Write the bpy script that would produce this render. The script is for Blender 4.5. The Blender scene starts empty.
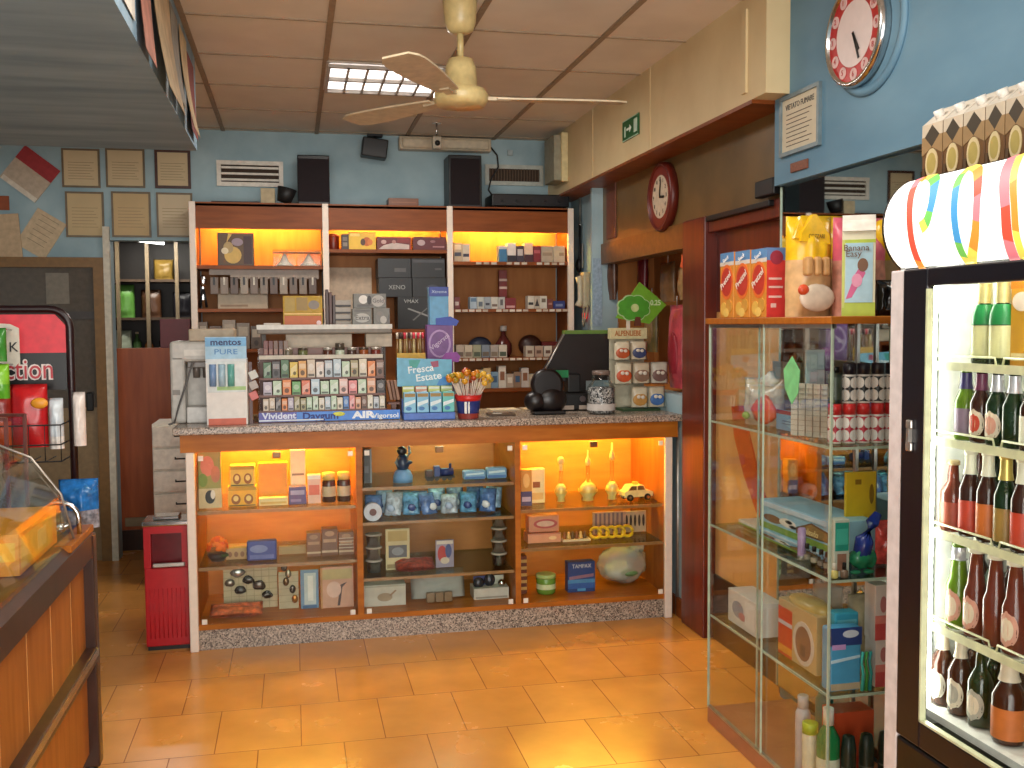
import bpy, bmesh, math, random
from math import sin, cos, pi, radians, sqrt
from mathutils import Vector, Matrix, noise
random.seed(7)
S = bpy.context.scene
C = S.collection

# ------------------------------------------------------------------ camera
F, YAW, PITCH, ROLL, EYE = 1000.0, radians(12.3), radians(3.44), radians(-0.39), 1.55
_fw = Vector((sin(YAW)*cos(PITCH), cos(YAW)*cos(PITCH), -sin(PITCH)))
_rt = Vector((cos(YAW), -sin(YAW), 0)); _up = _rt.cross(_fw)
_r = _rt*cos(ROLL) + _up*sin(ROLL); _u = _up*cos(ROLL) - _rt*sin(ROLL)
cd = bpy.data.cameras.new('camera'); cam = bpy.data.objects.new('camera', cd); C.objects.link(cam)
cd.sensor_fit = 'HORIZONTAL'; cd.sensor_width = 36; cd.lens = 36*F/1024; cd.clip_start = .05
cam.matrix_world = Matrix(((_r.x,_u.x,-_fw.x,0),(_r.y,_u.y,-_fw.y,0),(_r.z,_u.z,-_fw.z,EYE),(0,0,0,1)))
S.camera = cam

# ------------------------------------------------------------------ world, light, exposure
S.view_settings.view_transform = 'Standard'; S.view_settings.look = 'None'
S.view_settings.gamma = 1; S.view_settings.use_curve_mapping = False
S.view_settings.exposure = 0.48
W = bpy.data.worlds.new('world'); S.world = W; W.use_nodes = True
W.node_tree.nodes['Background'].inputs[0].default_value = (.80, .88, 1, 1)
W.node_tree.nodes['Background'].inputs[1].default_value = .35

def area(name, loc, rot, sx, sy, power, col, spread=180):
    l = bpy.data.lights.new(name, 'AREA'); l.shape = 'RECTANGLE'; l.size = sx; l.size_y = sy
    l.energy = power; l.color = col; l.spread = radians(spread)
    o = bpy.data.objects.new(name, l); C.objects.link(o); o.location = loc; o.rotation_euler = rot
    return o
# daylight through the shop front behind the camera, an added ceiling fill, the fluorescent panel and the back room lamp
area('shopfront_daylight', (-.1, -1.9, 1.40), (radians(92), 0, 0), 3.5, 2.3, 150, (1, .97, .92))
area('added_fill_near', (.485, 2.6, 2.80), (0, 0, 0), 1.1, .5, 24, (1, .96, .88))  # added fill under the unseen near ceiling, to brighten the shop
area('fluorescent_panel', (.485, 5.36, 2.80), (0, 0, 0), .55, .52, 18, (1, .93, .85))
area('back_room_lamp', (-1.0, 8.0, 2.28), (0, 0, 0), .5, .1, 9, (1, .95, .85))

# ------------------------------------------------------------------ pixel rays used to take sizes off the photograph
def _ray(px, py): return _r*((px-512)/F) - _u*((py-384)/F) + _fw
def PX(px, py, x): d = _ray(px, py); return Vector((0,0,EYE)) + d*(x/d.x)
def PY(px, py, y): d = _ray(px, py); return Vector((0,0,EYE)) + d*(y/d.y)
def PZ(px, py, z): d = _ray(px, py); return Vector((0,0,EYE)) + d*((z-EYE)/d.z)

# ------------------------------------------------------------------ materials
def lin(c):
    r = []
    for v in c[:3]:
        v /= 255
        r.append(v/12.92 if v <= .04045 else ((v+.055)/1.055)**2.4)
    return (*r, 1)
_M = {}
def _new(name):
    m = bpy.data.materials.new(name); m.use_nodes = True
    return m, m.node_tree, m.node_tree.nodes['Principled BSDF']
def mat(c, rough=.5, metal=0, var=.12, scale=30, name=None):
    """plain coloured surface with a faint procedural mottling"""
    k = (tuple(c), rough, metal, var, scale)
    if k in _M: return _M[k]
    m, t, b = _new(name or 'surface_%d_%d_%d' % tuple(c)); _M[k] = m
    b.inputs['Roughness'].default_value = rough; b.inputs['Metallic'].default_value = metal
    tc = t.nodes.new('ShaderNodeTexCoord'); n = t.nodes.new('ShaderNodeTexNoise'); n.inputs['Scale'].default_value = scale
    r = t.nodes.new('ShaderNodeMapRange'); r.inputs[1].default_value = .3; r.inputs[2].default_value = .7
    r.inputs[3].default_value = 1-var; r.inputs[4].default_value = 1+var
    h = t.nodes.new('ShaderNodeHueSaturation'); h.inputs['Color'].default_value = lin(c)
    t.links.new(tc.outputs['Object'], n.inputs['Vector']); t.links.new(n.outputs[0], r.inputs[0])
    t.links.new(r.outputs[0], h.inputs['Value']); t.links.new(h.outputs[0], b.inputs['Base Color'])
    return m
def mix2(name, c1, c2, scale=(1,1,1), nscale=5, detail=4, lo=.35, hi=.65, rough=.5, bump=0, kind='noise', spec=.5):
    m, t, b = _new(name)
    tc = t.nodes.new('ShaderNodeTexCoord'); mp = t.nodes.new('ShaderNodeMapping'); mp.inputs['Scale'].default_value = scale
    if kind == 'noise':
        n = t.nodes.new('ShaderNodeTexNoise'); n.inputs['Scale'].default_value = nscale; n.inputs['Detail'].default_value = detail; out = n.outputs[0]
    else:
        n = t.nodes.new('ShaderNodeTexVoronoi'); n.inputs['Scale'].default_value = nscale; out = n.outputs['Color']
    r = t.nodes.new('ShaderNodeValToRGB'); e = r.color_ramp.elements
    e[0].position = lo; e[0].color = lin(c1); e[1].position = hi; e[1].color = lin(c2)
    t.links.new(tc.outputs['Object'], mp.inputs[0]); t.links.new(mp.outputs[0], n.inputs['Vector'])
    t.links.new(out, r.inputs[0]); t.links.new(r.outputs[0], b.inputs['Base Color'])
    b.inputs['Roughness'].default_value = rough; b.inputs['Specular IOR Level'].default_value = spec
    if bump:
        bp = t.nodes.new('ShaderNodeBump'); bp.inputs['Strength'].default_value = bump; bp.inputs['Distance'].default_value = .004
        t.links.new(out, bp.inputs['Height']); t.links.new(bp.outputs[0], b.inputs['Normal'])
    return m
def glow(name, c, s):
    m, t, b = _new(name)
    b.inputs['Base Color'].default_value = lin(c); b.inputs['Emission Color'].default_value = lin(c); b.inputs['Emission Strength'].default_value = s
    return m
def glass(name, tint=(1,1,1), refl=.07, rough=.01, ior=1.30, top=.55):
    m = bpy.data.materials.new(name); m.use_nodes = True; t = m.node_tree; t.nodes.clear()
    o = t.nodes.new('ShaderNodeOutputMaterial'); tr = t.nodes.new('ShaderNodeBsdfTransparent'); tr.inputs[0].default_value = (*tint, 1)
    g = t.nodes.new('ShaderNodeBsdfGlossy'); g.inputs['Roughness'].default_value = rough
    lw = t.nodes.new('ShaderNodeFresnel'); lw.inputs[0].default_value = ior
    mr = t.nodes.new('ShaderNodeMapRange'); mr.inputs[3].default_value = refl*.08; mr.inputs[4].default_value = top
    mx = t.nodes.new('ShaderNodeMixShader')
    t.links.new(lw.outputs[0], mr.inputs[0]); t.links.new(mr.outputs[0], mx.inputs[0])
    t.links.new(tr.outputs[0], mx.inputs[1]); t.links.new(g.outputs[0], mx.inputs[2]); t.links.new(mx.outputs[0], o.inputs[0])
    return m
def film(name, c, alpha, rough=.25):
    """thin tinted plastic: part transparent, part glossy surface"""
    m = bpy.data.materials.new(name); m.use_nodes = True; t = m.node_tree; b = t.nodes['Principled BSDF']
    b.inputs['Base Color'].default_value = lin(c); b.inputs['Roughness'].default_value = rough; b.inputs['Alpha'].default_value = alpha
    n = t.nodes.new('ShaderNodeTexNoise'); n.inputs['Scale'].default_value = 25; bp = t.nodes.new('ShaderNodeBump'); bp.inputs['Strength'].default_value = .5
    bp.inputs['Distance'].default_value = .01
    t.links.new(n.outputs[0], bp.inputs['Height']); t.links.new(bp.outputs[0], b.inputs['Normal'])
    return m

BLUE = mix2('blue_sponged_plaster', (136,164,174), (170,194,200), (1,1,1), 3.5, 6, .3, .7, .7, .15)
BLUE_R = mix2('blue_brushed_plaster', (88,130,156), (114,152,174), (.6,.6,1.4), 2.5, 6, .3, .7, .6, .15)
BULK = mix2('grey_blue_brushed_paint', (112,140,160), (148,174,190), (.35,2.2,1), 4, 6, .3, .7, .6, .1)
CEIL = mix2('ceiling_tile_board', (214,204,188), (224,214,198), (1,1,1), 3, 4, .35, .65, .8)
GRID = mat((150,130,105), .6, name='ceiling_grid_bar')
CREAM = mix2('cream_painted_duct', (204,182,138), (216,196,152), (1,1,1), 4, 5, .3, .7, .6)
OLIVE = mix2('olive_brown_panel', (98,76,42), (118,92,52), (3,1,1), 4, 5, .35, .65, .35)
WOOD = mix2('orange_stained_wood', (152,84,20), (180,108,34), (1.5,9,9), 3, 6, .3, .7, .38, spec=.22)
WOODV = mix2('orange_wood_panel', (150,86,32), (174,106,46), (9,9,1.2), 3, 6, .3, .7, .45, spec=.22)
WOODD = mix2('red_brown_wood', (118,60,24), (146,80,36), (1.2,9,9), 3, 6, .3, .7, .4, spec=.22)
WOODB = mix2('brown_back_panel', (164,104,54), (182,120,66), (6,6,1), 3, 5, .3, .7, .5, spec=.22)
DOORW = mix2('mahogany_door_wood', (82,26,14), (112,40,22), (8,8,1), 3, 6, .3, .7, .3)
DARKW = mix2('dark_wenge_rail', (44,26,20), (66,40,30), (5,5,1.5), 3, 5, .3, .7, .3)
LEAF = mix2('tan_door_leaf', (208,160,98), (220,174,112), (4,4,.8), 3, 5, .3, .7, .5)
GRANITE = mix2('speckled_granite', (70,60,54), (196,178,160), (1,1,1), 170, 2, .1, .9, .25, kind='voronoi')
WHITE = mat((226,218,204), .45, name='off_white_paint'); POST = mat((236,220,204), .4, 0, .04, name='white_post_paint')
BLACK = mat((8,7,8), .42, name='black_plastic'); BLACKM = mat((15,14,15), .55, name='black_matte')
CHROME = mat((205,205,205), .18, 1, name='polished_chrome'); ALU = mat((176,172,166), .35, .8, name='brushed_aluminium')
GLASS = glass('clear_pane_glass', (.95,.97,.95), .05, .01, 1.14, .3); VGLASS = glass('vitrine_glass', (.97,.98,.97), .05, .01, 1.16, .22); GEDGE = mat((172,190,170), .15, name='cut_glass_edge')
SHELFG = glass('glass_shelf', (.80,.88,.82), .12); CLEAR = glass('clear_plastic', (.90,.92,.92), .16, .08)
FILM = film('crinkled_clear_film', (225,225,220), .38, .18); BOTG = None
PAPER = mat((206,186,150), .8, name='aged_paper'); PAPERW = mat((214,206,190), .8, name='white_paper'); INK = mat((70,62,56), .8, name='grey_ink')

# ------------------------------------------------------------------ mesh builder
class MB:
    def __init__(s): s.bm = bmesh.new()
    def box(s, x0, x1, y0, y1, z0, z1, m=0, bev=0):
        v = [s.bm.verts.new(p) for p in ((x0,y0,z0),(x1,y0,z0),(x1,y1,z0),(x0,y1,z0),(x0,y0,z1),(x1,y0,z1),(x1,y1,z1),(x0,y1,z1))]
        fs = [s.bm.faces.new([v[i] for i in q]) for q in ((0,3,2,1),(4,5,6,7),(0,1,5,4),(1,2,6,5),(2,3,7,6),(3,0,4,7))]
        for f in fs: f.material_index = m
        if bev:
            es = list({e for f in fs for e in f.edges})
            r = bmesh.ops.bevel(s.bm, geom=es, offset=bev, segments=2, affect='EDGES', profile=.5)
            for f in r['faces']: f.material_index = m
        return s
    def prism(s, pts, a, b, axis='y', m=0):
        """polygon in the two other axes, extruded along axis from a to b"""
        def P(u, v, w): return {'y': (u,w,v), 'x': (w,u,v), 'z': (u,v,w)}[axis]
        A = [s.bm.verts.new(P(u,v,a)) for u,v in pts]; B = [s.bm.verts.new(P(u,v,b)) for u,v in pts]
        fs = [s.bm.faces.new(A), s.bm.faces.new(B[::-1])]
        n = len(pts)
        for i in range(n): fs.append(s.bm.faces.new((A[i],B[i],B[(i+1)%n],A[(i+1)%n])))
        for f in fs: f.material_index = m
        bmesh.ops.recalc_face_normals(s.bm, faces=fs)
        return s
    def rings(s, R, m=0, cap0=True, cap1=True, smooth=True):
        V = [[s.bm.verts.new(p) for p in r] for r in R]; n = len(R[0]); fs = []
        for i in range(len(V)-1):
            mm = m[i] if isinstance(m, (list,tuple)) else m
            for j in range(n):
                f = s.bm.faces.new((V[i][j],V[i][(j+1)%n],V[i+1][(j+1)%n],V[i+1][j])); f.smooth = smooth; f.material_index = mm; fs.append(f)
        if cap0: f = s.bm.faces.new(V[0][::-1]); f.material_index = m[0] if isinstance(m,(list,tuple)) else m; fs.append(f)
        if cap1: f = s.bm.faces.new(V[-1]); f.material_index = m[-1] if isinstance(m,(list,tuple)) else m; fs.append(f)
        bmesh.ops.recalc_face_normals(s.bm, faces=fs)
        return s
    def lathe(s, prof, c=(0,0,0), n=20, m=0, cap0=True, cap1=True):
        return s.rings([[(c[0]+r*cos(2*pi*j/n), c[1]+r*sin(2*pi*j/n), c[2]+z) for j in range(n)] for r,z in prof], m, cap0, cap1)
    def tube(s, pts, r, n=8, m=0, closed=False):
        pts = [Vector(p) for p in pts]; R = []
        for i,p in enumerate(pts):
            a = pts[max(i-1,0)]; b = pts[min(i+1,len(pts)-1)]; d = (b-a).normalized()
            h = Vector((0,0,1)) if abs(d.z) < .9 else Vector((1,0,0))
            u = d.cross(h).normalized(); v = d.cross(u)
            rr = r[i] if isinstance(r,(list,tuple)) else r
            R.append([p + u*rr*cos(2*pi*j/n) + v*rr*sin(2*pi*j/n) for j in range(n)])
        return s.rings(R, m)
    def cyl(s, a, b, r, n=16, m=0, r1=None): return s.tube([a,b], [r, r if r1 is None else r1], n, m)
    def ball(s, c, r, n=14, k=8, m=0, bump=0, fr=4):
        if not isinstance(r,(tuple,list)): r = (r,r,r)
        R = []
        for i in range(k+1):
            t = -pi/2 + pi*(i+.04)/(k+.08); ring = []
            for j in range(n):
                a = 2*pi*j/n; d = Vector((cos(t)*cos(a), cos(t)*sin(a), sin(t)))
                q = 1 + (bump*noise.noise(d*fr + Vector(c)*13) if bump else 0)
                ring.append((c[0]+d.x*r[0]*q, c[1]+d.y*r[1]*q, c[2]+d.z*r[2]*q))
            R.append(ring)
        return s.rings(R, m)
    def pouch(s, w, h, d, m=0, crimp=.06, wr=.25, seed=0, nx=14, nz=16, z0=0, zsplit=None):
        """pillow bag standing up: front and back sheets that meet at crimped ends; zsplit = [(v, material)...] bands"""
        V = {}
        for side in (0,1):
            for i in range(nx+1):
                for k in range(nz+1):
                    u = i/nx*2-1; v = k/nz
                    e = max(0, min(1, (v-0)/.18))*max(0, min(1,(1-crimp-v)/.22)) if v < 1-crimp else 0
                    t = (max(0,1-u*u)**.6) * (max(0,e)**.5)
                    if v < .02: t = max(0,1-u*u)**.5*.55
                    q = noise.noise(Vector((u*2.2+seed*7, v*4, side*3)))*wr*t
                    edge = (i in (0,nx)) or (k == nz)
                    if edge and side: V[1,i,k] = V[0,i,k]; continue
                    V[side,i,k] = s.bm.verts.new((u*w/2*(1-.06*t), (-1 if side==0 else 1)*d/2*(t+q), z0+v*h))
        for side in (0,1):
            for i in range(nx):
                for k in range(nz):
                    q = [V[side,i,k],V[side,i+1,k],V[side,i+1,k+1],V[side,i,k+1]]
                    if side: q = q[::-1]
                    if len(set(q)) < 3: continue
                    try: f = s.bm.faces.new(q)
                    except ValueError: continue
                    f.smooth = True; mm = m
                    if zsplit:
                        for vv, x in zsplit:
                            if (k+.5)/nz >= vv: mm = x
                    f.material_index = mm
        return s
    def rot(s, M): bmesh.ops.transform(s.bm, matrix=M, verts=s.bm.verts); return s

def prop(o, label=None, cat=None, group=None, kind=None):
    for k, v in (('label',label),('category',cat),('group',group),('kind',kind)):
        if v: o[k] = v
    return o
def part(name, mb, mats, parent=None, label=None, loc=None, rz=None):
    me = bpy.data.meshes.new(name); mb.bm.to_mesh(me); mb.bm.free()
    for m in (mats if isinstance(mats,(list,tuple)) else [mats]): me.materials.append(m)
    o = bpy.data.objects.new(name, me); C.objects.link(o)
    if parent: o.parent = parent
    if loc is not None: o.location = loc
    if rz is not None: o.rotation_euler = (0,0,rz)
    if label: o['label'] = label
    return o
def thing(name, label, cat, loc=(0,0,0), rz=0, group=None):
    o = bpy.data.objects.new(name, None); C.objects.link(o); o.empty_display_size = .05
    o.location = loc; o.rotation_euler = (0,0,rz)
    return prop(o, label, cat, group)
def solid(name, label, cat, mb, mats, loc=(0,0,0), rz=0, group=None):
    return prop(part(name, mb, mats, None, None, loc, rz), label, cat, group)
def struct(name, mb, mats, parent=None):
    o = part(name, mb, mats, parent)
    if not parent: o['kind'] = 'structure'
    return o
def kids(o): return [c for c in bpy.data.objects if c.parent == o]
def copy_tree(o, parent=None):
    c = o.copy(); C.objects.link(c)
    if parent: c.parent = parent
    for k in kids(o): copy_tree(k, c)
    return c
def text(s, size, parent, loc, c, name='lettering', rz=0, w=None, rx=90, bold=0, ry=0, thick=.0006):
    """real letters as thin geometry; they face -y unless turned; w squeezes them to a width"""
    cu = bpy.data.curves.new(name, 'FONT'); cu.body = s; cu.size = size; cu.align_x = 'CENTER'; cu.align_y = 'CENTER'; cu.extrude = thick; cu.offset = bold; cu.resolution_u = 3
    t = bpy.data.objects.new(name, cu); C.objects.link(t); bpy.context.view_layer.update()
    me = bpy.data.meshes.new_from_object(t.evaluated_get(bpy.context.evaluated_depsgraph_get()))
    bpy.data.objects.remove(t); bpy.data.curves.remove(cu)
    xs = [v.co.x for v in me.vertices]
    if w and xs:
        k = w/max(1e-6, max(xs)-min(xs)); me.transform(Matrix.Diagonal((k,1,1,1)))
    me.transform(Matrix.Rotation(radians(ry),4,'Z')); me.transform(Matrix.Rotation(radians(rx),4,'X'))
    me.materials.clear(); me.materials.append(c if not isinstance(c, tuple) else mat(c,.5))
    o = bpy.data.objects.new(name, me); C.objects.link(o); o.parent = parent; o.location = loc; o.rotation_euler = (0,0,rz)
    return o
ORD = ['first','second','third','fourth','fifth','sixth','seventh','eighth','ninth','tenth','eleventh','twelfth','thirteenth','fourteenth','fifteenth',
       'sixteenth','seventeenth','eighteenth','nineteenth','twentieth']

def prints(shapes, w, h, y, mlist):
    """flat printed shapes on a front that faces -y: ('r',u0,v0,u1,v1,c) ('e',u,v,ru,rv,c) ('p',[(u,v)..],c)"""
    mb = MB(); idx = {}
    for i, sh in enumerate(shapes):
        c = sh[-1]
        if c not in idx: idx[c] = len(mlist); mlist.append(mat(c,.45,var=.08))
        a = y-.0004*(i+1); b = y+.0004
        if sh[0] == 'r': _,u0,v0,u1,v1,_c = sh; pts = [(u0,v0),(u1,v0),(u1,v1),(u0,v1)]
        elif sh[0] == 'e': _,u,v,ru,rv,_c = sh; pts = [(u+ru*cos(2*pi*k/18), v+rv*sin(2*pi*k/18)) for k in range(18)]
        else: pts = sh[1]
        mb.prism([((u-.5)*w, v*h) for u,v in pts], a, b, 'y', idx[c])
    return mb
def carton(name, label, cat, x, y, z, w, d, h, col, pr=(), rz=0, txt=(), group=None, rough=.4, bev=.0015, m=None):
    """box-shaped pack on its base centre, printed front facing -y; txt = [(string,u,v,size,colour,width or None,tilt)]"""
    o = solid(name, label, cat, MB().box(-w/2,w/2,-d/2,d/2,0,h,0,min(bev,w/6,d/6,h/6)), m or mat(col,rough,var=.06), (x,y,z), rz, group)
    if pr:
        ml = []; mb = prints(pr, w, h, -d/2, ml); part('printed_front', mb, ml, o)
    for t in txt:
        s, u, v, sz, c = t[:5]; ww = t[5] if len(t) > 5 else None; tilt = t[6] if len(t) > 6 else 0
        text(s, sz, o, ((u-.5)*w, -d/2-.0006*(len(pr)+2), v*h), c, w=ww, ry=tilt)
    return o
def pcar(name, label, cat, px0, px1, pyt, z, y, d, col, pyb=None, **k):
    """carton whose front face stands at plane y on height z, sized from its outline in the photo"""
    pm = (px0+px1)/2
    if pyb is None:
        q = PY(pm, 400, y); pyb = 400 + (q.z - z)/(PY(pm,400,y).z-PY(pm,401,y).z)
    a = PY(px0, pyb, y); b = PY(px1, pyb, y); t = PY(pm, pyt, y)
    return carton(name, label, cat, (a.x+b.x)/2, y+d/2, z, b.x-a.x, d, max(.01, t.z-z), col, **k)
def bottle(name, label, cat, x, y, z, prof, body_m, cap=None, cap_m=None, lab=None, lab_m=None, n=18, group=None, extra=()):
    """prof: (r,z) pairs; cap (r,z0,z1); lab (r,z0,z1); extra = (part name, r0,z0,r1,z1,mat)"""
    o = solid(name, label, cat, MB().lathe(prof, n=n), body_m, (x,y,z), 0, group)
    if cap: part('cap', MB().lathe([(cap[0],cap[1]),(cap[0],cap[2]-.002),(cap[0]*.85,cap[2])], n=n), cap_m, o)
    if lab: part('paper_label', MB().lathe([(lab[0],lab[1]),(lab[0],lab[2])], n=n, cap0=False, cap1=False), lab_m, o)
    for nm, r0, z0, r1, z1, mm in extra: part(nm, MB().lathe([(r0,z0),(r1,z1)], n=n, cap0=False, cap1=False), mm, o)
    return o
def bag(name, label, cat, x, y, z, w, h, d, mats, rz=0, group=None, seed=0, zsplit=None, lay=0, **k):
    mb = MB().pouch(w,h,d,seed=seed,zsplit=zsplit,**k)
    if lay:
        mb.rot(Matrix.Rotation(radians(-lay),4,'X'))
        zs = min(v.co.z for v in mb.bm.verts); mb.rot(Matrix.Translation((0,0,-zs)))
    return solid(name, label, cat, mb, mats, (x,y,z), rz, group)
# ================================================================== THE SETTING
def floor_mat():
    m, t, b = _new('orange_ceramic_floor_tile')
    tc = t.nodes.new('ShaderNodeTexCoord'); br = t.nodes.new('ShaderNodeTexBrick')
    br.offset = .5; br.inputs['Color1'].default_value = lin((204,138,62)); br.inputs['Color2'].default_value = lin((214,150,72))
    br.inputs['Mortar'].default_value = lin((140,84,36)); br.inputs['Scale'].default_value = 1; br.inputs['Mortar Size'].default_value = .0022
    br.inputs['Mortar Smooth'].default_value = .4; br.inputs['Brick Width'].default_value = .31; br.inputs['Row Height'].default_value = .41
    n = t.nodes.new('ShaderNodeTexNoise'); n.inputs['Scale'].default_value = 4; n.inputs['Detail'].default_value = 6
    r = t.nodes.new('ShaderNodeMapRange'); r.inputs[1].default_value = .3; r.inputs[2].default_value = .7; r.inputs[3].default_value = .86; r.inputs[4].default_value = 1.12
    h = t.nodes.new('ShaderNodeHueSaturation')
    t.links.new(tc.outputs['Object'], br.inputs[0]); t.links.new(tc.outputs['Object'], n.inputs['Vector'])
    t.links.new(n.outputs[0], r.inputs[0]); t.links.new(r.outputs[0], h.inputs['Value']); t.links.new(br.outputs[0], h.inputs['Color'])
    t.links.new(h.outputs[0], b.inputs['Base Color'])
    bp = t.nodes.new('ShaderNodeBump'); bp.inputs['Strength'].default_value = .35; bp.inputs['Distance'].default_value = .003; bp.invert = True
    t.links.new(br.outputs['Fac'], bp.inputs['Height']); t.links.new(bp.outputs[0], b.inputs['Normal'])
    r2 = t.nodes.new('ShaderNodeMapRange'); r2.inputs[3].default_value = .16; r2.inputs[4].default_value = .34
    t.links.new(n.outputs[0], r2.inputs[0]); t.links.new(r2.outputs[0], b.inputs['Roughness'])
    return m
struct('floor', MB().box(-3.4,2.2,-2.1,9.1,-.1,0), floor_mat())
struct('ceiling', MB().box(-3.4,2.2,-2.1,9.1,2.85,2.95), CEIL)
g = MB()
for k in range(-4, 5): g.box(.18+.61*k-.013, .18+.61*k+.013, -2, 6.99, 2.842, 2.851)
for k in range(-10, 5): g.box(-3.3, 1.96, 4.43+.62*k-.006, 4.43+.62*k+.006, 2.844, 2.851)
struct('trim_1', g, GRID)
w = MB()
w.box(-3.4,-2.06,7,7.12,0,2.85).box(-2.06,-1.2,7,7.12,2.0,2.85).box(-1.2,-1.16,7,7.12,0,2.85).box(-1.16,-.6,7,7.12,2.115,2.85).box(-.6,2.2,7,7.12,0,2.85)
struct('wall_back', w, BLUE)
struct('wall_left', MB().box(-3.4,-3.3,-2,9.1,0,2.85), BLUE)
w = MB().box(-3.4,-1.95,-2.1,-2,0,2.85).box(1.75,2.2,-2.1,-2,0,2.85).box(-1.95,1.75,-2.1,-2,2.6,2.85)
struct('wall_front', w, BLUE)
struct('window_1', MB().box(-1.95,1.75,-2.06,-2.0,.0,.12).box(-1.95,-1.89,-2.06,-2.0,.12,2.6).box(.45,.51,-2.06,-2.0,.12,2.6).box(1.69,1.75,-2.06,-2.0,.12,2.6), ALU)
# right wall: blue header over the mirrored part, then the recessed part with hatch and doorway
struct('wall_right', MB().box(1.9,2.2,-2,3.74,2.095,2.85).box(1.945,2.2,-2,3.74,0,2.095), BLUE_R)
w = MB().box(1.97,2.07,6.24,7,0,2.85).box(1.97,2.07,4.8,6.24,0,1.17).box(1.895,1.97,6.24,6.27,0,2.42)
struct('wall_recess', w, BLUE)
struct('trim_2', MB().box(1.97,2.07,3.74,6.24,2.06,2.85), OLIVE)
struct('trim_3', MB().box(1.955,2.07,4.8,6.24,1.93,2.06), mix2('dark_olive_wood',(92,62,26),(112,78,34),(1.5,9,9),3,6,.3,.7,.38))
struct('trim_4', MB().box(2.32,2.36,4.6,6.3,1.1,2.1).box(2.07,2.32,6.24,6.28,1.1,2.1).box(2.07,2.32,4.75,4.8,1.1,2.1).box(2.07,2.32,4.8,6.24,1.1,1.17).box(2.07,2.32,4.8,6.24,2.0,2.06), WOODB)
d = struct('door_2', MB().box(1.935,2.07,4.52,4.8,0,2.06,0,.006).box(1.955,2.07,3.74,4.52,1.98,2.06,0,.004).box(1.96,2.07,3.74,3.78,0,1.98), DOORW)
part('leaf_top_panel', MB().box(2.0,2.05,3.78,4.52,1.60,1.98), DOORW, d)
part('leaf_panel', MB().box(2.0,2.05,3.78,4.52,.32,1.60), LEAF, d)
part('kick_panel', MB().box(1.99,2.05,3.78,4.52,0,.32), DARKW, d)
part('door_closer', MB().box(1.93,1.975,3.85,4.5,2.03,2.055,0,.004).box(1.915,1.955,3.78,3.95,2.07,2.14,0,.006), BLACK, d)
pts = [(4.33,1.16),(4.22,1.17),(4.12,1.0),(4.02,.82),(3.9,.72),(3.9,.62),(4.06,.70),(4.2,.86),(4.30,1.02)]
part('orange_band', MB().prism(pts,1.992,2.0,'x'), mat((196,84,30),.5), d)
struct('trim_5', MB().box(1.8,1.97,3.62,7,2.435,2.85), CREAM)
struct('trim_6', MB().box(1.8,1.97,3.74,7,2.42,2.435), WOODD)
struct('trim_7', MB().box(1.79,1.8,3.78,3.82,2.47,2.80).box(1.797,1.8,4.9,4.906,2.435,2.85).box(1.797,1.8,5.9,5.906,2.435,2.85), CREAM)
# low ceiling box over the left-hand counter
struct('ceiling_bulkhead', MB().box(-3.3,-.44,.5,5.13,2.40,2.85), BULK)
# door at the back left
d = struct('door_1', MB().box(-1.265,-1.2,6.965,7.05,0,2.0).box(-2.06,-1.265,6.965,7.05,1.935,2.0).box(-2.06,-2.0,6.965,7.05,0,1.935), mat((126,92,46),.45,name='ochre_door_frame'))
part('leaf_glass', MB().box(-2.0,-1.265,7.0,7.04,1.02,1.935), mat((92,82,72),.15,name='smoked_door_glass'), d)
part('leaf_panel', MB().box(-2.0,-1.265,7.0,7.04,0,1.02), mat((138,116,84),.4,name='tan_door_panel'), d)
part('push_bar', MB().box(-2.0,-1.265,6.985,7.0,1.60,1.65), mat((60,52,48),.4), d)
part('door_notice', MB().box(-1.56,-1.42,6.996,7.0,1.70,1.90), mat((128,122,110),.6), d)
part('handle', MB().box(-1.33,-1.29,6.96,7.0,1.0,1.12,0,.006), BLACK, d)
struct('trim_8', MB().box(-1.2,-1.16,6.96,7.0,0,2.2), mat((206,200,182),.5,name='pale_jamb'))
# room beyond the opening
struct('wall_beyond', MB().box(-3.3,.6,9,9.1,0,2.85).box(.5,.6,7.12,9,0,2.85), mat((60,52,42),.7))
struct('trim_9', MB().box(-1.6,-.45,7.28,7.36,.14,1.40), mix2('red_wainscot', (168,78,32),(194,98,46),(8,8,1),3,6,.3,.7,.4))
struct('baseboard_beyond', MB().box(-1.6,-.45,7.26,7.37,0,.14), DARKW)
struct('baseboard_right', MB().box(1.955,1.99,4.8,6.24,0,.1), WOODD)

# ---- wall mirror
o = thing('wall_mirror','large frameless wall mirror below the blue header, behind the glass vitrine','mirror',(1.93,2.2,.05))
mm, t_, b_ = _new('silvered_mirror'); b_.inputs['Metallic'].default_value = 1; b_.inputs['Roughness'].default_value = .02; b_.inputs['Base Color'].default_value = lin((205,212,212))
part('mirror_pane', MB().box(0,.012,-1.6,1.535,0,2.04), mm, o)
part('polished_edge', MB().box(-.004,.012,1.535,1.541,0,2.04), GEDGE, o)

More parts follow.
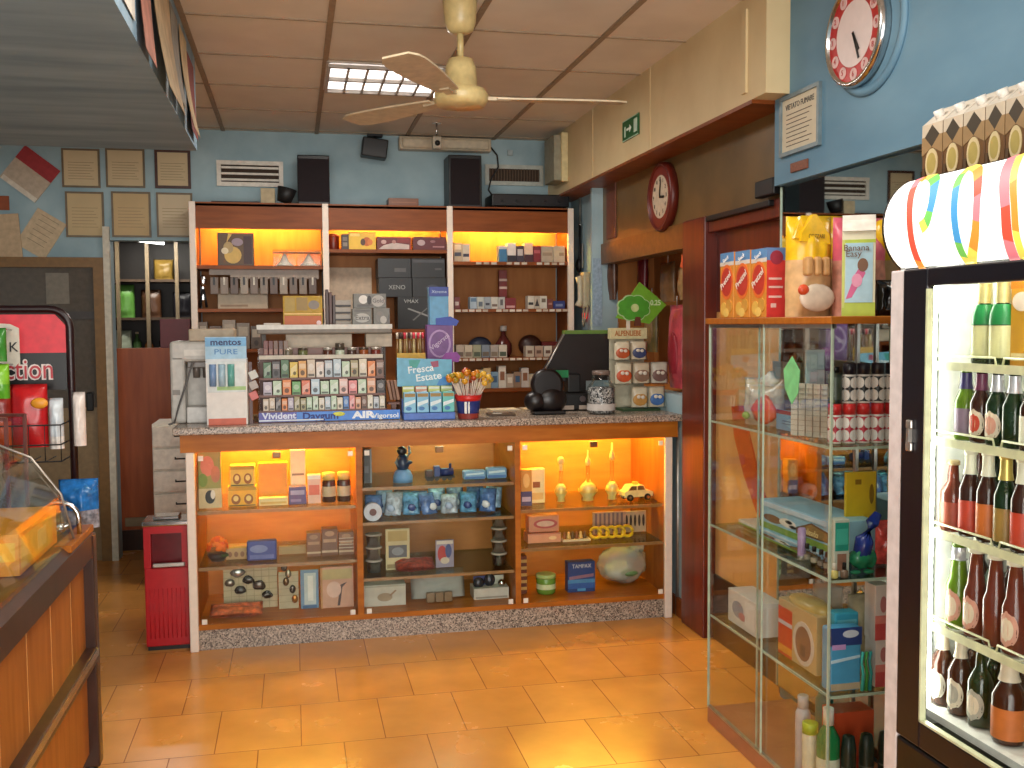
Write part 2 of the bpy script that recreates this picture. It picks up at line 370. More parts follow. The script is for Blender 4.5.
# ================================================================== CEILING AND WALL FITTINGS
# ceiling light panel
o = thing('ceiling_light','square recessed ceiling light with bright louvred tubes beyond the fan','ceiling light',(.485,5.36,2.85))
part('housing', MB().box(-.3,.3,-.3,-.285,-.012,0).box(-.3,.3,.285,.3,-.012,0).box(-.3,-.285,-.285,.285,-.012,0).box(.285,.3,-.285,.285,-.012,0), mat((190,180,165),.4), o)
for k in (-.2,-.07,.07,.2): part('tube', MB().cyl((-.28,k,-.016),(.28,k,-.016),.012), glow('fluorescent_tube',(255,250,246),1.6), o)
l = MB()
for k in range(7): l.box(-.285+.095*k-.006,-.285+.095*k+.006,-.285,.285,-.034,-.018)
for k in range(3): l.box(-.285,.285,-.27+.27*k-.012,-.27+.27*k+.012,-.034,-.018)
part('louvre', l, mat((176,168,160),.4), o)
part('reflector', MB().box(-.285,.285,-.285,.285,-.003,-.001), mat((235,232,226),.3), o)
# ceiling fan
FX, FY = .68, 4.05
o = thing('ceiling_fan','cream three-bladed ceiling fan on a short rod','ceiling fan',(FX,FY,2.85))
FANM = mat((206,186,130),.3,name='cream_fan_enamel')
part('canopy', MB().lathe([(.028,-.135),(.052,-.122),(.063,-.09),(.068,-.03),(.070,.0)]), FANM, o)
part('downrod', MB().cyl((0,0,-.23),(0,0,-.125),.013), FANM, o)
part('motor_housing', MB().lathe([(.015,-.424),(.095,-.422),(.108,-.405),(.112,-.378),(.098,-.356),(.068,-.345),(.062,-.27),(.05,-.236),(.013,-.225)], n=28), FANM, o)
for a in (-3, 127, -118.5):
    b = MB(); R_ = []
    for k in range(13):
        t = k/12; r = .145 + .535*t; hw = .040 + .034*sin(min(1,t*1.25)*pi/2)
        if t > .85: hw *= 1-.35*((t-.85)/.15)**2
        tilt = .12
        R_.append([(r,-hw,-hw*tilt-.386),(r,hw,hw*tilt-.386),(r,hw,hw*tilt-.393),(r,-hw,-hw*tilt-.393)])
    b.rings(R_, smooth=False)
    b.box(.08,.20,-.020,.020,-.398,-.384)
    b.rot(Matrix.Rotation(radians(a),4,'Z')); part('blade', b, mat((196,180,150),.4,name='fan_blade'), o)
# small bracket behind the fan
o = thing('surveillance_camera','small dome camera on a short rod hanging from the ceiling','camera',(.93,6.5,2.85))
part('rod', MB().cyl((0,0,-.09),(0,0,0),.006).lathe([(.03,-.006),(.03,0)]), CHROME, o)
part('camera_body', MB().box(-.03,.03,-.03,.03,-.17,-.09,0,.008), mat((170,160,140),.4), o)
part('lens', MB().ball((0,-.032,-.135),.018), BLACK, o)
# emergency batten
o = thing('wall_light_batten','long cream fluorescent batten high on the blue back wall','light fitting',(1.05,6.99,2.79))
part('housing', MB().box(-.32,.32,-.09,0,-.045,.045,0,.01), mat((196,180,154),.4), o)
part('diffuser', MB().box(-.30,.30,-.11,-.0905,-.035,.03,0,.012), mat((206,192,166),.3), o)
part('cable', MB().tube([(.32,-.04,0),(.37,-.04,-.06),(.38,-.03,-.14),(.33,-.02,-.22),(.31,-.02,-.30),(.37,-.02,-.38),(.36,-.03,-.44)],.006), BLACK, o)
# speakers
for px0, px1, lab in ((298,330,'black box loudspeaker nearest the plain white vent'),(449,482,'black box loudspeaker beside the black amplifier on the shelving')):
    a = PY(px0,205,6.72); b = PY(px1,205,6.72); t = PY((px0+px1)/2,155,6.72)
    sp = solid('loudspeaker', lab, 'loudspeaker', MB().box(-(b.x-a.x)/2,(b.x-a.x)/2,0,.22,0,t.z-2.335,0,.006), BLACK, ((a.x+b.x)/2,6.72,2.335), 0, 'loudspeakers on the back shelving')
    part('grille_cloth', MB().box(-.10,.10,-.008,0,.02,t.z-2.36,0,.004), mat((26,16,20),.9), sp)
o = thing('bracket_speaker','small tilted black speaker hung from a ceiling bracket on the blue wall','loudspeaker',(.57,6.9,2.84))
part('bracket', MB().tube([(0,.06,0),(0,.0,-.03),(0,-.02,-.06)],.008).box(-.05,.05,.02,.1,-.01,.01), BLACKM, o)
sp = MB().box(-.085,.085,-.10,.02,-.17,-.045,0,.008); sp.rot(Matrix.Rotation(radians(7),4,'Y')); part('speaker_box', sp, BLACK, o)
# vents
def vent(name, lab, px0, py0, px1, py1, fc, sc, vert):
    a = PY(px0,py1,6.99); b = PY(px1,py0,6.99); w_ = b.x-a.x; h_ = b.z-a.z
    o = thing(name, lab, 'air vent', ((a.x+b.x)/2, 7.0, a.z), 0)
    part('backing', MB().box(-w_/2+.02,w_/2-.02,-.006,0,.02,h_-.02), mat((60,44,30),.8), o)
    part('frame', MB().box(-w_/2,w_/2,-.02,0,0,.028).box(-w_/2,w_/2,-.02,0,h_-.028,h_).box(-w_/2,-w_/2+.028,-.02,0,.028,h_-.028).box(w_/2-.028,w_/2,-.02,0,.028,h_-.028), fc, o)
    s_ = MB()
    if vert:
        n = 18
        for k in range(n): x = -w_/2+.035+(w_-.07)*k/(n-1); s_.box(x-.004,x+.004,-.016,-.006,.028,h_-.028)
    else:
        for k in range(3): z = .045+(h_-.09)*k/2; s_.box(-w_/2+.03,w_/2-.03,-.018,-.006,z-.008,z+.006)
    part('slats', s_, sc, o)
vent('air_vent','white louvred air vent on the blue wall above the shelving',217,162,283,186,WHITE,WHITE,False)
vent('air_vent','dark slatted air vent with pale frame behind the black amplifier',485,166,543,185,mat((186,190,180),.5),mat((92,70,50),.6),True)
o = solid('wall_sensor','tiny white sensor on the wall above the dark vent','sensor',MB().box(-.02,.02,-.02,0,-.02,.02,0,.005),mat((170,180,180),.5),(PY(510,153,6.99).x,7.0,PY(510,153,6.99).z))
# electrical box at the beam
o = thing('electrical_box','beige metal electrical box mounted low on the far end of the ceiling duct','electrical box',(1.8,6.55,2.50))
part('case', MB().box(-.09,-.001,-.06,.20,0,.30,0,.006), mat((150,146,124),.5), o); part('cover', MB().box(-.045,-.001,-.09,-.0605,-.01,.31,0,.004), mat((214,200,150),.5), o)
# exit sign
p = PX(630,128,1.79)
o = thing('exit_sign','small green emergency exit sign on the cream duct','sign',(1.797,p.y,p.z))
part('panel', MB().box(-.006,0,-.13,.13,-.055,.055), mat((18,92,44),.4,var=.03), o)
part('white_arrow', MB().box(-.0075,-.006,.01,.06,-.006,.006).prism([(.01,-.02),(.01,.02),(-.02,0)],-.0075,-.006,'x'), mat((225,235,225),.5), o)
part('white_figure', MB().box(-.0075,-.006,-.11,-.06,-.035,.035).box(-.0075,-.006,.075,.095,-.035,.02), mat((190,215,195),.5), o)
part('border', MB().box(-.0075,-.006,-.13,.13,.05,.055).box(-.0075,-.006,-.13,.13,-.055,-.05), mat((160,190,165),.5), o)
# clocks (face looks to -x)
def clock(name, lab, c, r, rimm, facem, ring, hands, numpads=None):
    o = thing(name, lab, 'clock', c)
    R90 = Matrix.Rotation(radians(-90),4,'Y')
    def L(prof, m_, nm, n=40):
        mb = MB().lathe(prof, n=n); mb.rot(R90); return part(nm, mb, m_, o)
    L([(r,0),(r,.03),(r*.96,.042),(r*.90,.042),(r*.90,.03)], rimm, 'rim')
    L([(r*.9,.028),(r*.9,.031)], ring, 'dial_ring')
    L([(r*.62,.0312),(r*.62,.033)], facem, 'dial_face')
    if numpads:
        for k in range(12):
            a = 2*pi*k/12; mb = MB().lathe([(r*.115,.0312),(r*.115,.034)], n=14); mb.rot(R90); mb.rot(Matrix.Translation((0,r*.76*sin(a),r*.76*cos(a)))); part('numeral_disc', mb, numpads, o)
            text(str(k or 12), r*.15, o, (-.0352,r*.76*sin(a)*1.0,r*.76*cos(a)), (170,60,60), 'numeral', rz=radians(-90))
    else:
        for k in range(12):
            a = 2*pi*k/12; text(str(k or 12), r*.16, o, (-.0345,-r*.5*sin(a),r*.5*cos(a)), (60,50,46), 'numeral', rz=radians(-90))
    for nm, a, ln, wd in hands:
        mb = MB().box(-.001,.001,-wd,wd,-.02*r,ln*r); mb.rot(Matrix.Rotation(radians(a),4,'X')); mb.rot(Matrix.Translation((-.037,0,0))); part(nm, mb, BLACK, o)
    return o
p = PX(858,37,1.895)
RED = mat((178,36,34),.35,name='red_clock_enamel')
o = clock('wall_clock','big round red and white wall clock with chrome rim on the blue wall',(1.9,p.y-.02,p.z+.005),.178,CHROME,mat((222,206,202),.4,var=.03),RED,(('minute_hand',158,.55,.004),('hour_hand',150,.40,.005)),mat((214,180,176),.5))
mb = MB().lathe([(.215,0),(.215,.010),(.200,.014),(.185,.010),(.185,.004)],n=44); mb.rot(Matrix.Rotation(radians(-90),4,'Y')); mb.rot(Matrix.Translation((0,-.045,.0))); part('blue_backing_ring', mb, BLUE_R, o)
p = PX(664,197,1.96)
clock('wall_clock','smaller dark red wooden wall clock over the back hatch',(1.97,p.y,p.z+.0),.185,mat((96,30,20),.35,name='red_brown_clock_case'),mat((206,186,160),.45),mat((120,40,28),.4),(('minute_hand',10,.5,.005),('hour_hand',95,.36,.006)))
# framed notice
p0 = PX(781,152,1.895); p1 = PX(821,95,1.895)
o = thing('framed_notice','framed no smoking notice on the blue wall below the duct','sign',(1.9,(p0.y+p1.y)/2,2.31),radians(-90))
wn = abs(p0.y-p1.y); 
part('frame', MB().box(-wn/2,wn/2,-.015,0,-.115,-.10).box(-wn/2,wn/2,-.015,0,.10,.115).box(-wn/2,-wn/2+.015,-.015,0,-.10,.10).box(wn/2-.015,wn/2,-.015,0,-.10,.10), mat((110,128,134),.4), o)
part('sheet', MB().box(-wn/2+.015,wn/2-.015,-.008,0,-.10,.10), mat((206,196,172),.7,var=.04), o)
text('VIETATO FUMARE', .03, o, (0,-.0088,.068), (50,48,46), w=wn*.72)
l = MB()
for k in range(8): l.box(-wn*.34,wn*(.30-.06*(k%3)),-.0086,-.008,.038-.017*k,.041-.017*k)
part('small_print', l, INK, o)
p = PX(799,166,1.895)
o = solid('wall_plaque','narrow brown name plaque under the framed notice','sign',MB().box(-.008,0,-.065,.065,-.018,.018,0,.002),mat((120,66,40),.5,var=.3,scale=120),(1.9,p.y,p.z))

# ================================================================== PAPERS
def framed(lab, px0, py0, px1, py1, fc=None, paper=(206,186,148), lines=True):
    a = PY(px0,py1,6.98); b = PY(px1,py0,6.98); w_ = b.x-a.x; h_ = b.z-a.z
    o = thing('framed_certificate', lab, 'certificate', ((a.x+b.x)/2, 7.0, a.z), 0, 'framed certificates on the back left wall')
    f = .012 if not fc else .018; fm = fc or mat((112,96,72),.4)
    part('frame', MB().box(-w_/2,w_/2,-.014,0,0,f).box(-w_/2,w_/2,-.014,0,h_-f,h_).box(-w_/2,-w_/2+f,-.014,0,f,h_-f).box(w_/2-f,w_/2,-.014,0,f,h_-f), fm, o)
    part('sheet', MB().box(-w_/2+f,w_/2-f,-.008,0,f,h_-f), mat(paper,.7,var=.05,scale=6), o)
    l = MB()
    for k in range(7): l.box(-w_*.34,w_*(.34-.05*(k%3)),-.0086,-.008,h_*(.22+.07*k),h_*(.22+.07*k)+.003)
    part('print', l, mat((150,130,100),.8), o)
framed('framed yellowed certificate nearest the tilted red calendar',62,149,99,187)
framed('framed certificate with a lit upper strip, upper row, between two others',106,149,144,187)
framed('certificate in a dark wooden frame, upper row nearest the ceiling corner',155,150,190,188,mat((70,34,22),.4))
framed('framed certificate with a small stamp, lower row, above the door corner',66,192,103,237,None,(198,176,134))
framed('plain yellowed certificate, lower row, middle one of three',112,192,150,237,None,(196,170,126))
framed('paler framed certificate, lower row, touching the shelving post',157,193,192,237,None,(206,188,156))
def sheet(name, lab, cat, px, py, w_, h_, ang, m_, y=6.99, extra=None):
    p = PY(px,py,y); o = thing(name, lab, cat, (p.x, y, p.z)); o.rotation_euler = (0, radians(ang), 0)
    part('sheet', MB().box(-w_/2,w_/2,0,.008,-h_/2,h_/2), m_, o)
    if extra: extra(o, w_, h_)
    return o
def cal(o, w_, h_):
    part('red_header', MB().box(-w_/2,w_/2,-.002,0,h_*.12,h_/2), mat((158,40,44),.6), o)
    part('page_stack', MB().box(-w_/2+.01,w_/2,-.006,-.002,-h_/2,-h_/2+.03), PAPERW, o)
sheet('wall_calendar','tilted white calendar with a red header pinned at the far left','calendar',30,174,.26,.26,38,mat((186,170,150),.7),extra=cal)
def lns(o, w_, h_):
    l = MB()
    for k in range(6): l.box(-w_*.3,w_*.3,-.001,0,-h_*.25+k*.035,-h_*.25+k*.035+.004)
    part('print', l, mat((150,134,112),.8), o)
sheet('pinned_notice','cream sheet of paper pinned askew above the back door','notice',41,234,.20,.27,32,mat((200,180,148),.75),extra=lns)
sheet('pinned_notice','blank cream sheet mostly out of frame beside the askew one','notice',2,238,.22,.30,-4,mat((192,168,136),.75),y=6.98)
sheet('pinned_notice','small orange-brown card pinned under the tilted calendar','notice',3,203,.07,.09,0,mat((142,74,44),.75),y=6.985)
# papers on the bulkhead side
def bsheet(name, lab, cat, y0, y1, z0, z1, c, off, curl=0, extra=None):
    R_ = MB(); n = 8; rows = []
    for k in range(n+1):
        t = k/n; z = z0+(z1-z0)*t; x = -.44+off+curl*(1-t)**2
        rows.append((x,z))
    for i in range(n):
        (xa,za),(xb,zb) = rows[i],rows[i+1]
        vs = [R_.bm.verts.new(q) for q in ((xa,y0,za),(xa,y1,za),(xb,y1,zb),(xb,y0,zb))]
        R_.bm.faces.new(vs); vs2 = [R_.bm.verts.new((q.co.x-.002,q.co.y,q.co.z)) for q in vs]; R_.bm.faces.new(vs2[::-1])
    c_ = ((y0+y1)/2,(z0+z1)/2)
    R_.rot(Matrix.Translation((.44,-c_[0],-c_[1])))
    o = solid(name, lab, cat, R_, mat(c,.75,var=.2,scale=14), (-.44,c_[0],c_[1]))
    if extra: extra(o, y1-y0, z1-z0)
    return o
def band(o, w_, h_): part('red_band', MB().box(.003+.006,.012,-w_/2+.01,w_/2-.01,h_*.05,h_*.3), mat((176,60,48),.6), o)
bsheet('hanging_poster','white poster with a red band hung on the bulkhead side','poster',2.75,3.15,2.44,2.82,(206,200,190),.006,0,band)
bsheet('hanging_poster','pinkish page hanging behind the white poster on the bulkhead','poster',3.2,3.45,2.38,2.80,(176,120,104),.008,.02)
bsheet('hanging_poster','curling beige sheet on the bulkhead side, longest of them','poster',3.5,4.0,2.34,2.80,(188,164,126),.01,.05)
bsheet('hanging_poster','grey crumpled sheet on the bulkhead side beyond the beige one','poster',4.05,4.3,2.42,2.78,(140,136,126),.008,.03)
bsheet('hanging_poster','yellowish sheet with curled foot on the bulkhead side','poster',4.34,4.62,2.37,2.78,(196,170,124),.01,.05)
bsheet('hanging_poster','dark red pennant at the far end of the bulkhead side','poster',4.68,4.98,2.42,2.76,(122,44,36),.006,.015)
# ================================================================== SHOP COUNTER
CY = 4.9                                   # front plane of the counter
BAYS = [(-.465,.285), (.315,1.08), (1.108,1.885)]
ctr = thing('shop_counter','long wooden shop counter with granite top and three glazed display bays','counter',(.7,5.18,0))
def cp(nm, mb, m_, label=None): mb.rot(Matrix.Translation((-.7,-5.18,0))); return part(nm, mb, m_, ctr, label)
cp('granite_top', MB().box(-.56,1.97,CY-.04,5.52,1.04,1.075,0,.006), GRANITE)
cp('fascia', MB().box(-.53,1.95,CY-.01,CY+.02,.955,1.04).box(-.53,-.50,CY+.02,5.48,.955,1.04), WOOD)
cp('granite_plinth', MB().box(-.47,1.90,CY+.01,5.46,0,.10), GRANITE)
cp('bay_floor', MB().box(-.47,1.90,CY,5.45,.10,.125), WOOD)
cp('bay_ceiling', MB().box(-.50,1.92,CY+.02,5.48,1.02,1.04), WOOD)
cp('back_panel', MB().box(-.50,1.92,5.45,5.48,.0,1.02), mix2('bay_back_panel',(186,112,48),(204,130,60),(2,8,8),3,5,.3,.7,.5))
for x0,x1 in ((-.50,-.465),(1.885,1.92)): cp('end_panel', MB().box(x0,x1,CY+.01,5.45,.125,1.02), WOODV)
cp('divider', MB().box(.285,.315,CY-.004,5.45,.125,.96), WOOD); cp('divider', MB().box(1.08,1.108,CY-.004,5.45,.125,.96), WOOD)
for x in (-.487,1.90): cp('corner_post', MB().box(x-.02,x+.02,CY-.016,CY+.01,0,.955,0,.005), POST)
SH = [(.665,.395),(.748,.575,.296),(.600,.400)]
for (x0,x1), zs in zip(BAYS, SH):
    for z in zs: cp('glass_shelf', MB().box(x0+.002,x1-.002,CY+.03,5.44,z-.008,z), SHELFG).name
    for z in zs: cp('shelf_edge_strip', MB().box(x0+.002,x1-.002,CY+.022,CY+.03,z-.014,z+.001), mat((150,110,70),.3))
    cp('glass_front', MB().box(x0+.004,x1-.004,CY+.004,CY+.009,.128,.952), GLASS)
    for xx in (x0+.025,x1-.025):
        for zz in (.14,.925): cp('glass_clip', MB().box(xx-.012,xx+.012,CY-.002,CY+.004,zz-.012,zz+.012), WHITE)
    cp('door_lock', MB().box((x0+x1)/2-.02,(x0+x1)/2+.02,CY-.006,CY+.012,.915,.945,0,.003), mat((120,84,50),.35,.5))
for i in (0,2):
    x0,x1 = BAYS[i]; cp('light_tube', MB().cyl((x0+.03,5.16,1.0),(x1-.03,5.16,1.0),.012), glow('warm_tube',(255,208,74),120 if i==0 else 110))
x0,x1 = BAYS[1]; cp('light_tube', MB().cyl((x0+.25,5.2,1.0),(x1-.15,5.2,1.0),.008), glow('cool_tube',(190,235,205),40))

# ================================================================== BACK SHELVING
BY = 6.65
bs = thing('back_shelving','tall three-bay wooden shelving with white posts behind the counter','shelving',(.63,6.8,0))
def bp(nm, mb, m_): mb.rot(Matrix.Translation((-.63,-6.8,0))); return part(nm, mb, m_, bs)
XP = [-.61,.217,1.032,1.867]
for x in XP: bp('white_post', MB().box(x-.02,x+.02,BY-.015,BY+.02,0,2.335,0,.004), POST)
for k in range(3):
    a,b = XP[k]+.02, XP[k+1]-.02
    bp('fascia', MB().box(a,b,BY,BY+.02,2.168,2.325), WOODD)
    bp('back_panel', MB().box(a,b,6.975,6.99,.5,2.325), WOODB)
    bp('top_board', MB().box(a-.02,b+.02,BY,6.99,2.31,2.335), WOODD)
    bp('light_tube', MB().cyl((a+.05,6.80,2.27),(b-.05,6.80,2.27),.014), glow('shelf_tube',(255,212,90),(90,90,110)[k]))
for x in XP: bp('upright_board', MB().box(x-.012,x+.012,BY+.02,6.975,0,2.31), WOODD)
SHZ = [[1.935,1.66,1.40],[2.045,1.52],[1.97,1.652,1.322,1.112]]
for k in range(3):
    a,b = XP[k]+.012, XP[k+1]-.012
    for z in SHZ[k]: bp('shelf', MB().box(a,b,BY+.005,6.975,z-.022,z), WOODD)
    bp('base_cabinet', MB().box(a,b,BY+.005,6.975,.1,.9), WOODV)

# ================================================================== GLASS VITRINE (right)
VX0,VX1,VY0,VY1 = 1.545,1.90,2.67,3.56
vt = thing('glass_vitrine','tall narrow glass display vitrine with wooden top against the mirrored wall','display cabinet',(1.72,3.1,0))
def vp(nm, mb, m_): mb.rot(Matrix.Translation((-1.72,-3.1,0))); return part(nm, mb, m_, vt)
vp('wooden_top', MB().box(VX0-.012,VX1,VY0-.012,VY1+.012,1.543,1.566,0,.003), WOOD)
vp('plinth', MB().box(VX0,VX1,VY0,VY1,0,.06,0,.003), mix2('pinkish_plinth',(150,92,66),(166,108,80),(3,3,3),4,4,.3,.7,.3))
VZ = [1.178,.778,.425]
for z in VZ:
    vp('glass_shelf', MB().box(VX0+.012,VX1-.004,VY0+.006,VY1-.006,z-.008,z), SHELFG)
    vp('shelf_edge', MB().box(VX0+.008,VX0+.012,VY0+.006,VY1-.006,z-.008,z).box(VX0+.012,VX1-.004,VY0+.003,VY0+.006,z-.008,z), GEDGE)
vp('glass_pane', MB().box(VX0,VX0+.005,3.11,VY1-.004,.06,1.543), VGLASS); vp('glass_pane', MB().box(VX0+.008,VX0+.012,VY0+.004,3.16,.06,1.543), VGLASS)
vp('glass_pane', MB().box(VX0+.004,VX1,VY0-.001,VY0+.003,.06,1.543), VGLASS); vp('glass_pane', MB().box(VX0+.004,VX1,VY1-.004,VY1,.06,1.543), VGLASS)
for y in (VY0,VY1-.006): vp('corner_strip', MB().box(VX0-.001,VX0+.006,y,y+.006,.06,1.543), GEDGE)
for x,y in ((VX0-.001,3.108),(VX0+.007,3.158)): vp('pane_edge', MB().box(x,x+.006,y,y+.004,.06,1.543), GEDGE)
vp('track', MB().box(VX0,VX0+.014,VY0,VY1,.06,.068), ALU); vp('track', MB().box(VX0,VX0+.014,VY0,VY1,1.53,1.543), ALU)
vp('shelf_rail', MB().box(VX1-.012,VX1,3.10,3.115,.06,1.543), ALU)

# ================================================================== DRINKS FRIDGE
FX0,FX1,FY0,FY1,FZ1 = 1.35,1.90,1.35,2.085,1.86
fr = thing('drinks_fridge','tall black glass-door drinks fridge with a lit white canopy sign','fridge',(1.62,1.72,0))
def fp(nm, mb, m_, parent=None, label=None):
    mb.rot(Matrix.Translation((-1.62,-1.72,0))); return part(nm, mb, m_, parent or fr, label)
FW = mat((226,228,222),.35,name='white_fridge_lining')
fp('cabinet', MB().box(FX0+.04,FX1,FY1-.02,FY1,.1,FZ1).box(FX0+.04,FX1,FY0,FY0+.02,.1,FZ1).box(FX1-.02,FX1,FY0,FY1,.1,FZ1).box(FX0+.04,FX1,FY0,FY1,FZ1-.03,FZ1).box(FX0+.04,FX1,FY0,FY1,.1,.14), BLACKM)
fp('side_trim', MB().box(FX0-.004,FX0+.04,FY1-.062,FY1-.012,.02,1.665,0,.004), mat((216,208,208),.35))
fp('lining', MB().box(FX0+.016,FX1-.02,FY1-.035,FY1-.02,.60,FZ1-.03).box(FX1-.035,FX1-.02,FY0+.02,FY1-.02,.42,FZ1-.03).box(FX0+.05,FX1-.02,FY0+.02,FY1-.02,1.79,1.81), FW)
fp('floor_pan', MB().box(FX0+.05,FX1-.02,FY0+.02,FY1-.02,.648,.665), FW)
fp('base', MB().box(FX0+.02,FX1,FY0,FY1-.012,.0,.58,0,.006).box(FX0-.005,FX0+.02,FY0,FY1-.063,.42,.595,0,.006), BLACK)
fp('grille', MB().box(FX0+.012,FX0+.02,FY0+.05,FY1-.05,.08,.10).box(FX0+.012,FX0+.02,FY0+.05,FY1-.05,.13,.15).box(FX0+.012,FX0+.02,FY0+.05,FY1-.05,.18,.20), ALU)
dr = fp('door', MB().box(FX0-.006,FX0+.014,FY1-.15,FY1-.063,.60,1.665,0,.004).box(FX0-.006,FX0+.014,FY0,FY0+.07,.60,1.665,0,.004).box(FX0-.006,FX0+.014,FY0+.07,FY1-.15,.60,.66,0,.004).box(FX0-.006,FX0+.014,FY0+.07,FY1-.15,1.625,1.665,0,.004), mat((16,12,22),.3,name='black_door_frame'))
fp('glass', MB().box(FX0+.006,FX0+.010,FY0+.07,FY1-.15,.66,1.625), VGLASS, dr)
fp('gasket', MB().box(FX0-.007,FX0+.008,FY1-.154,FY1-.149,.662,1.62).box(FX0-.007,FX0+.008,FY0+.08,FY1-.15,.66,.665), mat((200,206,170),.4), dr)
fp('lock', MB().box(FX0-.014,FX0-.006,FY1-0.112,FY1-0.092,1.31,1.33,0,.003).box(FX0-.014,FX0-.006,FY1-0.112,FY1-0.092,1.26,1.28,0,.003).box(FX0-.016,FX0-.006,FY1-0.106,FY1-0.098,1.28,1.31), ALU, dr)
fp('light_tube', MB().cyl((FX0+.056,FY1-.085,.68),(FX0+.056,FY1-.085,1.74),.009), glow('fridge_tube',(248,250,236),18))
fp('light_tube', MB().cyl((FX0+.068,FY0+.06,1.755),(FX0+.068,FY1-.06,1.755),.012), glow('fridge_tube_top',(246,250,240),20))
FSZ = [.666,.858,1.075,1.285,1.455]
for z in FSZ[1:]:
    m_ = MB()
    for k in range(14): y = FY0+.05+(FY1-FY0-.10)*k/13; m_.cyl((FX0+.075,y,z-.004),(FX1-.04,y,z-.004),.0022,6)
    m_.cyl((FX0+.075,FY0+.03,z-.006),(FX0+.075,FY1-.04,z-.006),.004,8).cyl((FX1-.05,FY0+.03,z-.006),(FX1-.05,FY1-.04,z-.006),.003,8)
    s_ = fp('wire_shelf', m_, mat((216,216,190),.35,name='white_coated_wire'))
    rails = MB().box(FX0+.064,FX0+.070,FY0+.03,FY1-.04,z-.014,z+.004)
    for a,b in ((FY1-.05,FY1-.28),(FY1-.30,FY1-.56)): rails.tube([(FX0+.068,a,z+.002),(FX0+.068,a-.004,z+.018),(FX0+.068,b+.004,z+.018),(FX0+.068,b,z+.002)],.0026,6)
    fp('guard_rail', rails, mat((214,216,176),.35,name='yellowed_coated_wire'), s_)
m_ = MB().box(FX0+.085,FX0+.105,FY1-.040,FY1-.035,.67,1.58); fp('shelf_standard', m_, mat((170,174,170),.4,.4))
m_ = MB()
for k in range(46): m_.box(FX0+.089,FX0+.101,FY1-.0415,FY1-.040,.68+.0195*k,.689+.0195*k)
fp('slots', m_, BLACKM)
# lit canopy: bulging profile, with the rainbow lettering following its curve
def prof(t):                                # t 0..1 bottom to top of the bulge, as (x, z)
    a = -1.15 + 2.3*t
    return (FX0+.075-.105*cos(a), 1.765+.103*sin(a)/sin(1.15))
pts = [prof(k/16) for k in range(17)]
fp('canopy_sign', MB().prism([(FX0+.038,pts[0][1])]+pts+[(FX0+.038,pts[-1][1])], FY0, FY1-.022, 'y'), glow('backlit_canopy',(255,252,246),.78))
fp('canopy_rim', MB().prism([(FX0+.04,1.655)]+[(p[0]-.004,p[1]) for p in pts[:2]]+[(FX0+.04,1.668)],FY0,FY1-.018,'y').prism([(x+(.004 if i in (0,16) else 0),z) for i,(x,z) in enumerate(pts)]+[(FX0+.04,pts[-1][1]),(FX0+.04,pts[0][1])],FY1-.022,FY1-.014,'y').box(FX0+.04,FX1,FY0,FY1,FZ1,FZ1+.012), BLACK)
RB = {c: glow('sign_%s'%c, v, .5) for c,v in dict(red=(226,84,64),orange=(244,150,60),yellow=(246,222,96),green=(110,190,90),blue=(70,150,206),pink=(238,130,140)).items()}
def onsign(px, t):
    x, z = prof(t); py = 220
    for _ in range(4): q = PX(px,py,x); py += (q.z-z)/(PX(px,py,x).z-PX(px,py+1,x).z)
    return PX(px,py,x).y
def ribbon(path, wdt, cols):
    """curved flat stroke lying on the canopy: path of (y, t), drawn as a smooth curve"""
    mb = MB(); names = []; P = []
    path = [(onsign(px,t),t) for px,t in path]
    n = len(path)
    for i in range(n-1):
        a = path[max(i-1,0)]; b = path[i]; c = path[i+1]; d = path[min(i+2,n-1)]
        for s in range(7):
            u = s/7; P.append(tuple(.5*(2*b[q]+(c[q]-a[q])*u+(2*a[q]-5*b[q]+4*c[q]-d[q])*u*u+(3*b[q]-a[q]-3*c[q]+d[q])*u**3) for q in (0,1)))
    P.append(path[-1]); m = len(P); E = []
    for i in range(m):
        a = P[max(i-1,0)]; b = P[min(i+1,m-1)]; dy = b[0]-a[0]; dz = (b[1]-a[1])*.24; L = max(1e-6,sqrt(dy*dy+dz*dz)); ny, nt = -dz/L*wdt/2, dy/L*wdt/2/.24
        row = []
        for q in (1,.5,0,-.5,-1):
            t = min(.995,max(.005,P[i][1]+nt*q)); x, z = prof(t); al = -1.15+2.3*t
            row.append((x-.004*cos(al), P[i][0]+ny*q, z+.004*sin(al)))
        E.append([mb.bm.verts.new(p) for p in row])
    for i in range(m-1):
        c = cols[min(len(cols)-1, i*len(cols)//(m-1))]
        if c not in names: names.append(c)
        for q in range(4):
            f = mb.bm.faces.new((E[i][q],E[i+1][q],E[i+1][q+1],E[i][q+1])); f.material_index = names.index(c); f.smooth = True
    bmesh.ops.recalc_face_normals(mb.bm, faces=mb.bm.faces)
    return fp('sign_letter', mb, [RB[c] for c in names])
ribbon([(921,.97),(914,.80),(911,.6),(912,.42),(917,.22),(925,.03)],.021,['pink','red','red','red','red','orange'])
ribbon([(921,.90),(930,.97),(936,.85),(934,.66),(929,.50),(922,.44)],.024,['orange','yellow','green','blue','blue','green','yellow'])
ribbon([(972,.97),(961,.82),(956,.6),(957,.40),(963,.2),(972,.04)],.021,['yellow','green','blue','blue','blue','green','yellow'])
ribbon([(972,.96),(979,.86),(979,.62),(977,.35),(973,.06)],.021,['yellow','orange','red','pink','orange','yellow'])
ribbon([(1015,.98),(1008,.8),(1007,.5),(1010,.25),(1018,.03)],.026,['pink','pink','red','pink'])
ribbon([(1022,.98),(1017,.8),(1016,.5),(1019,.25),(1026,.06)],.018,['yellow','orange','yellow'])

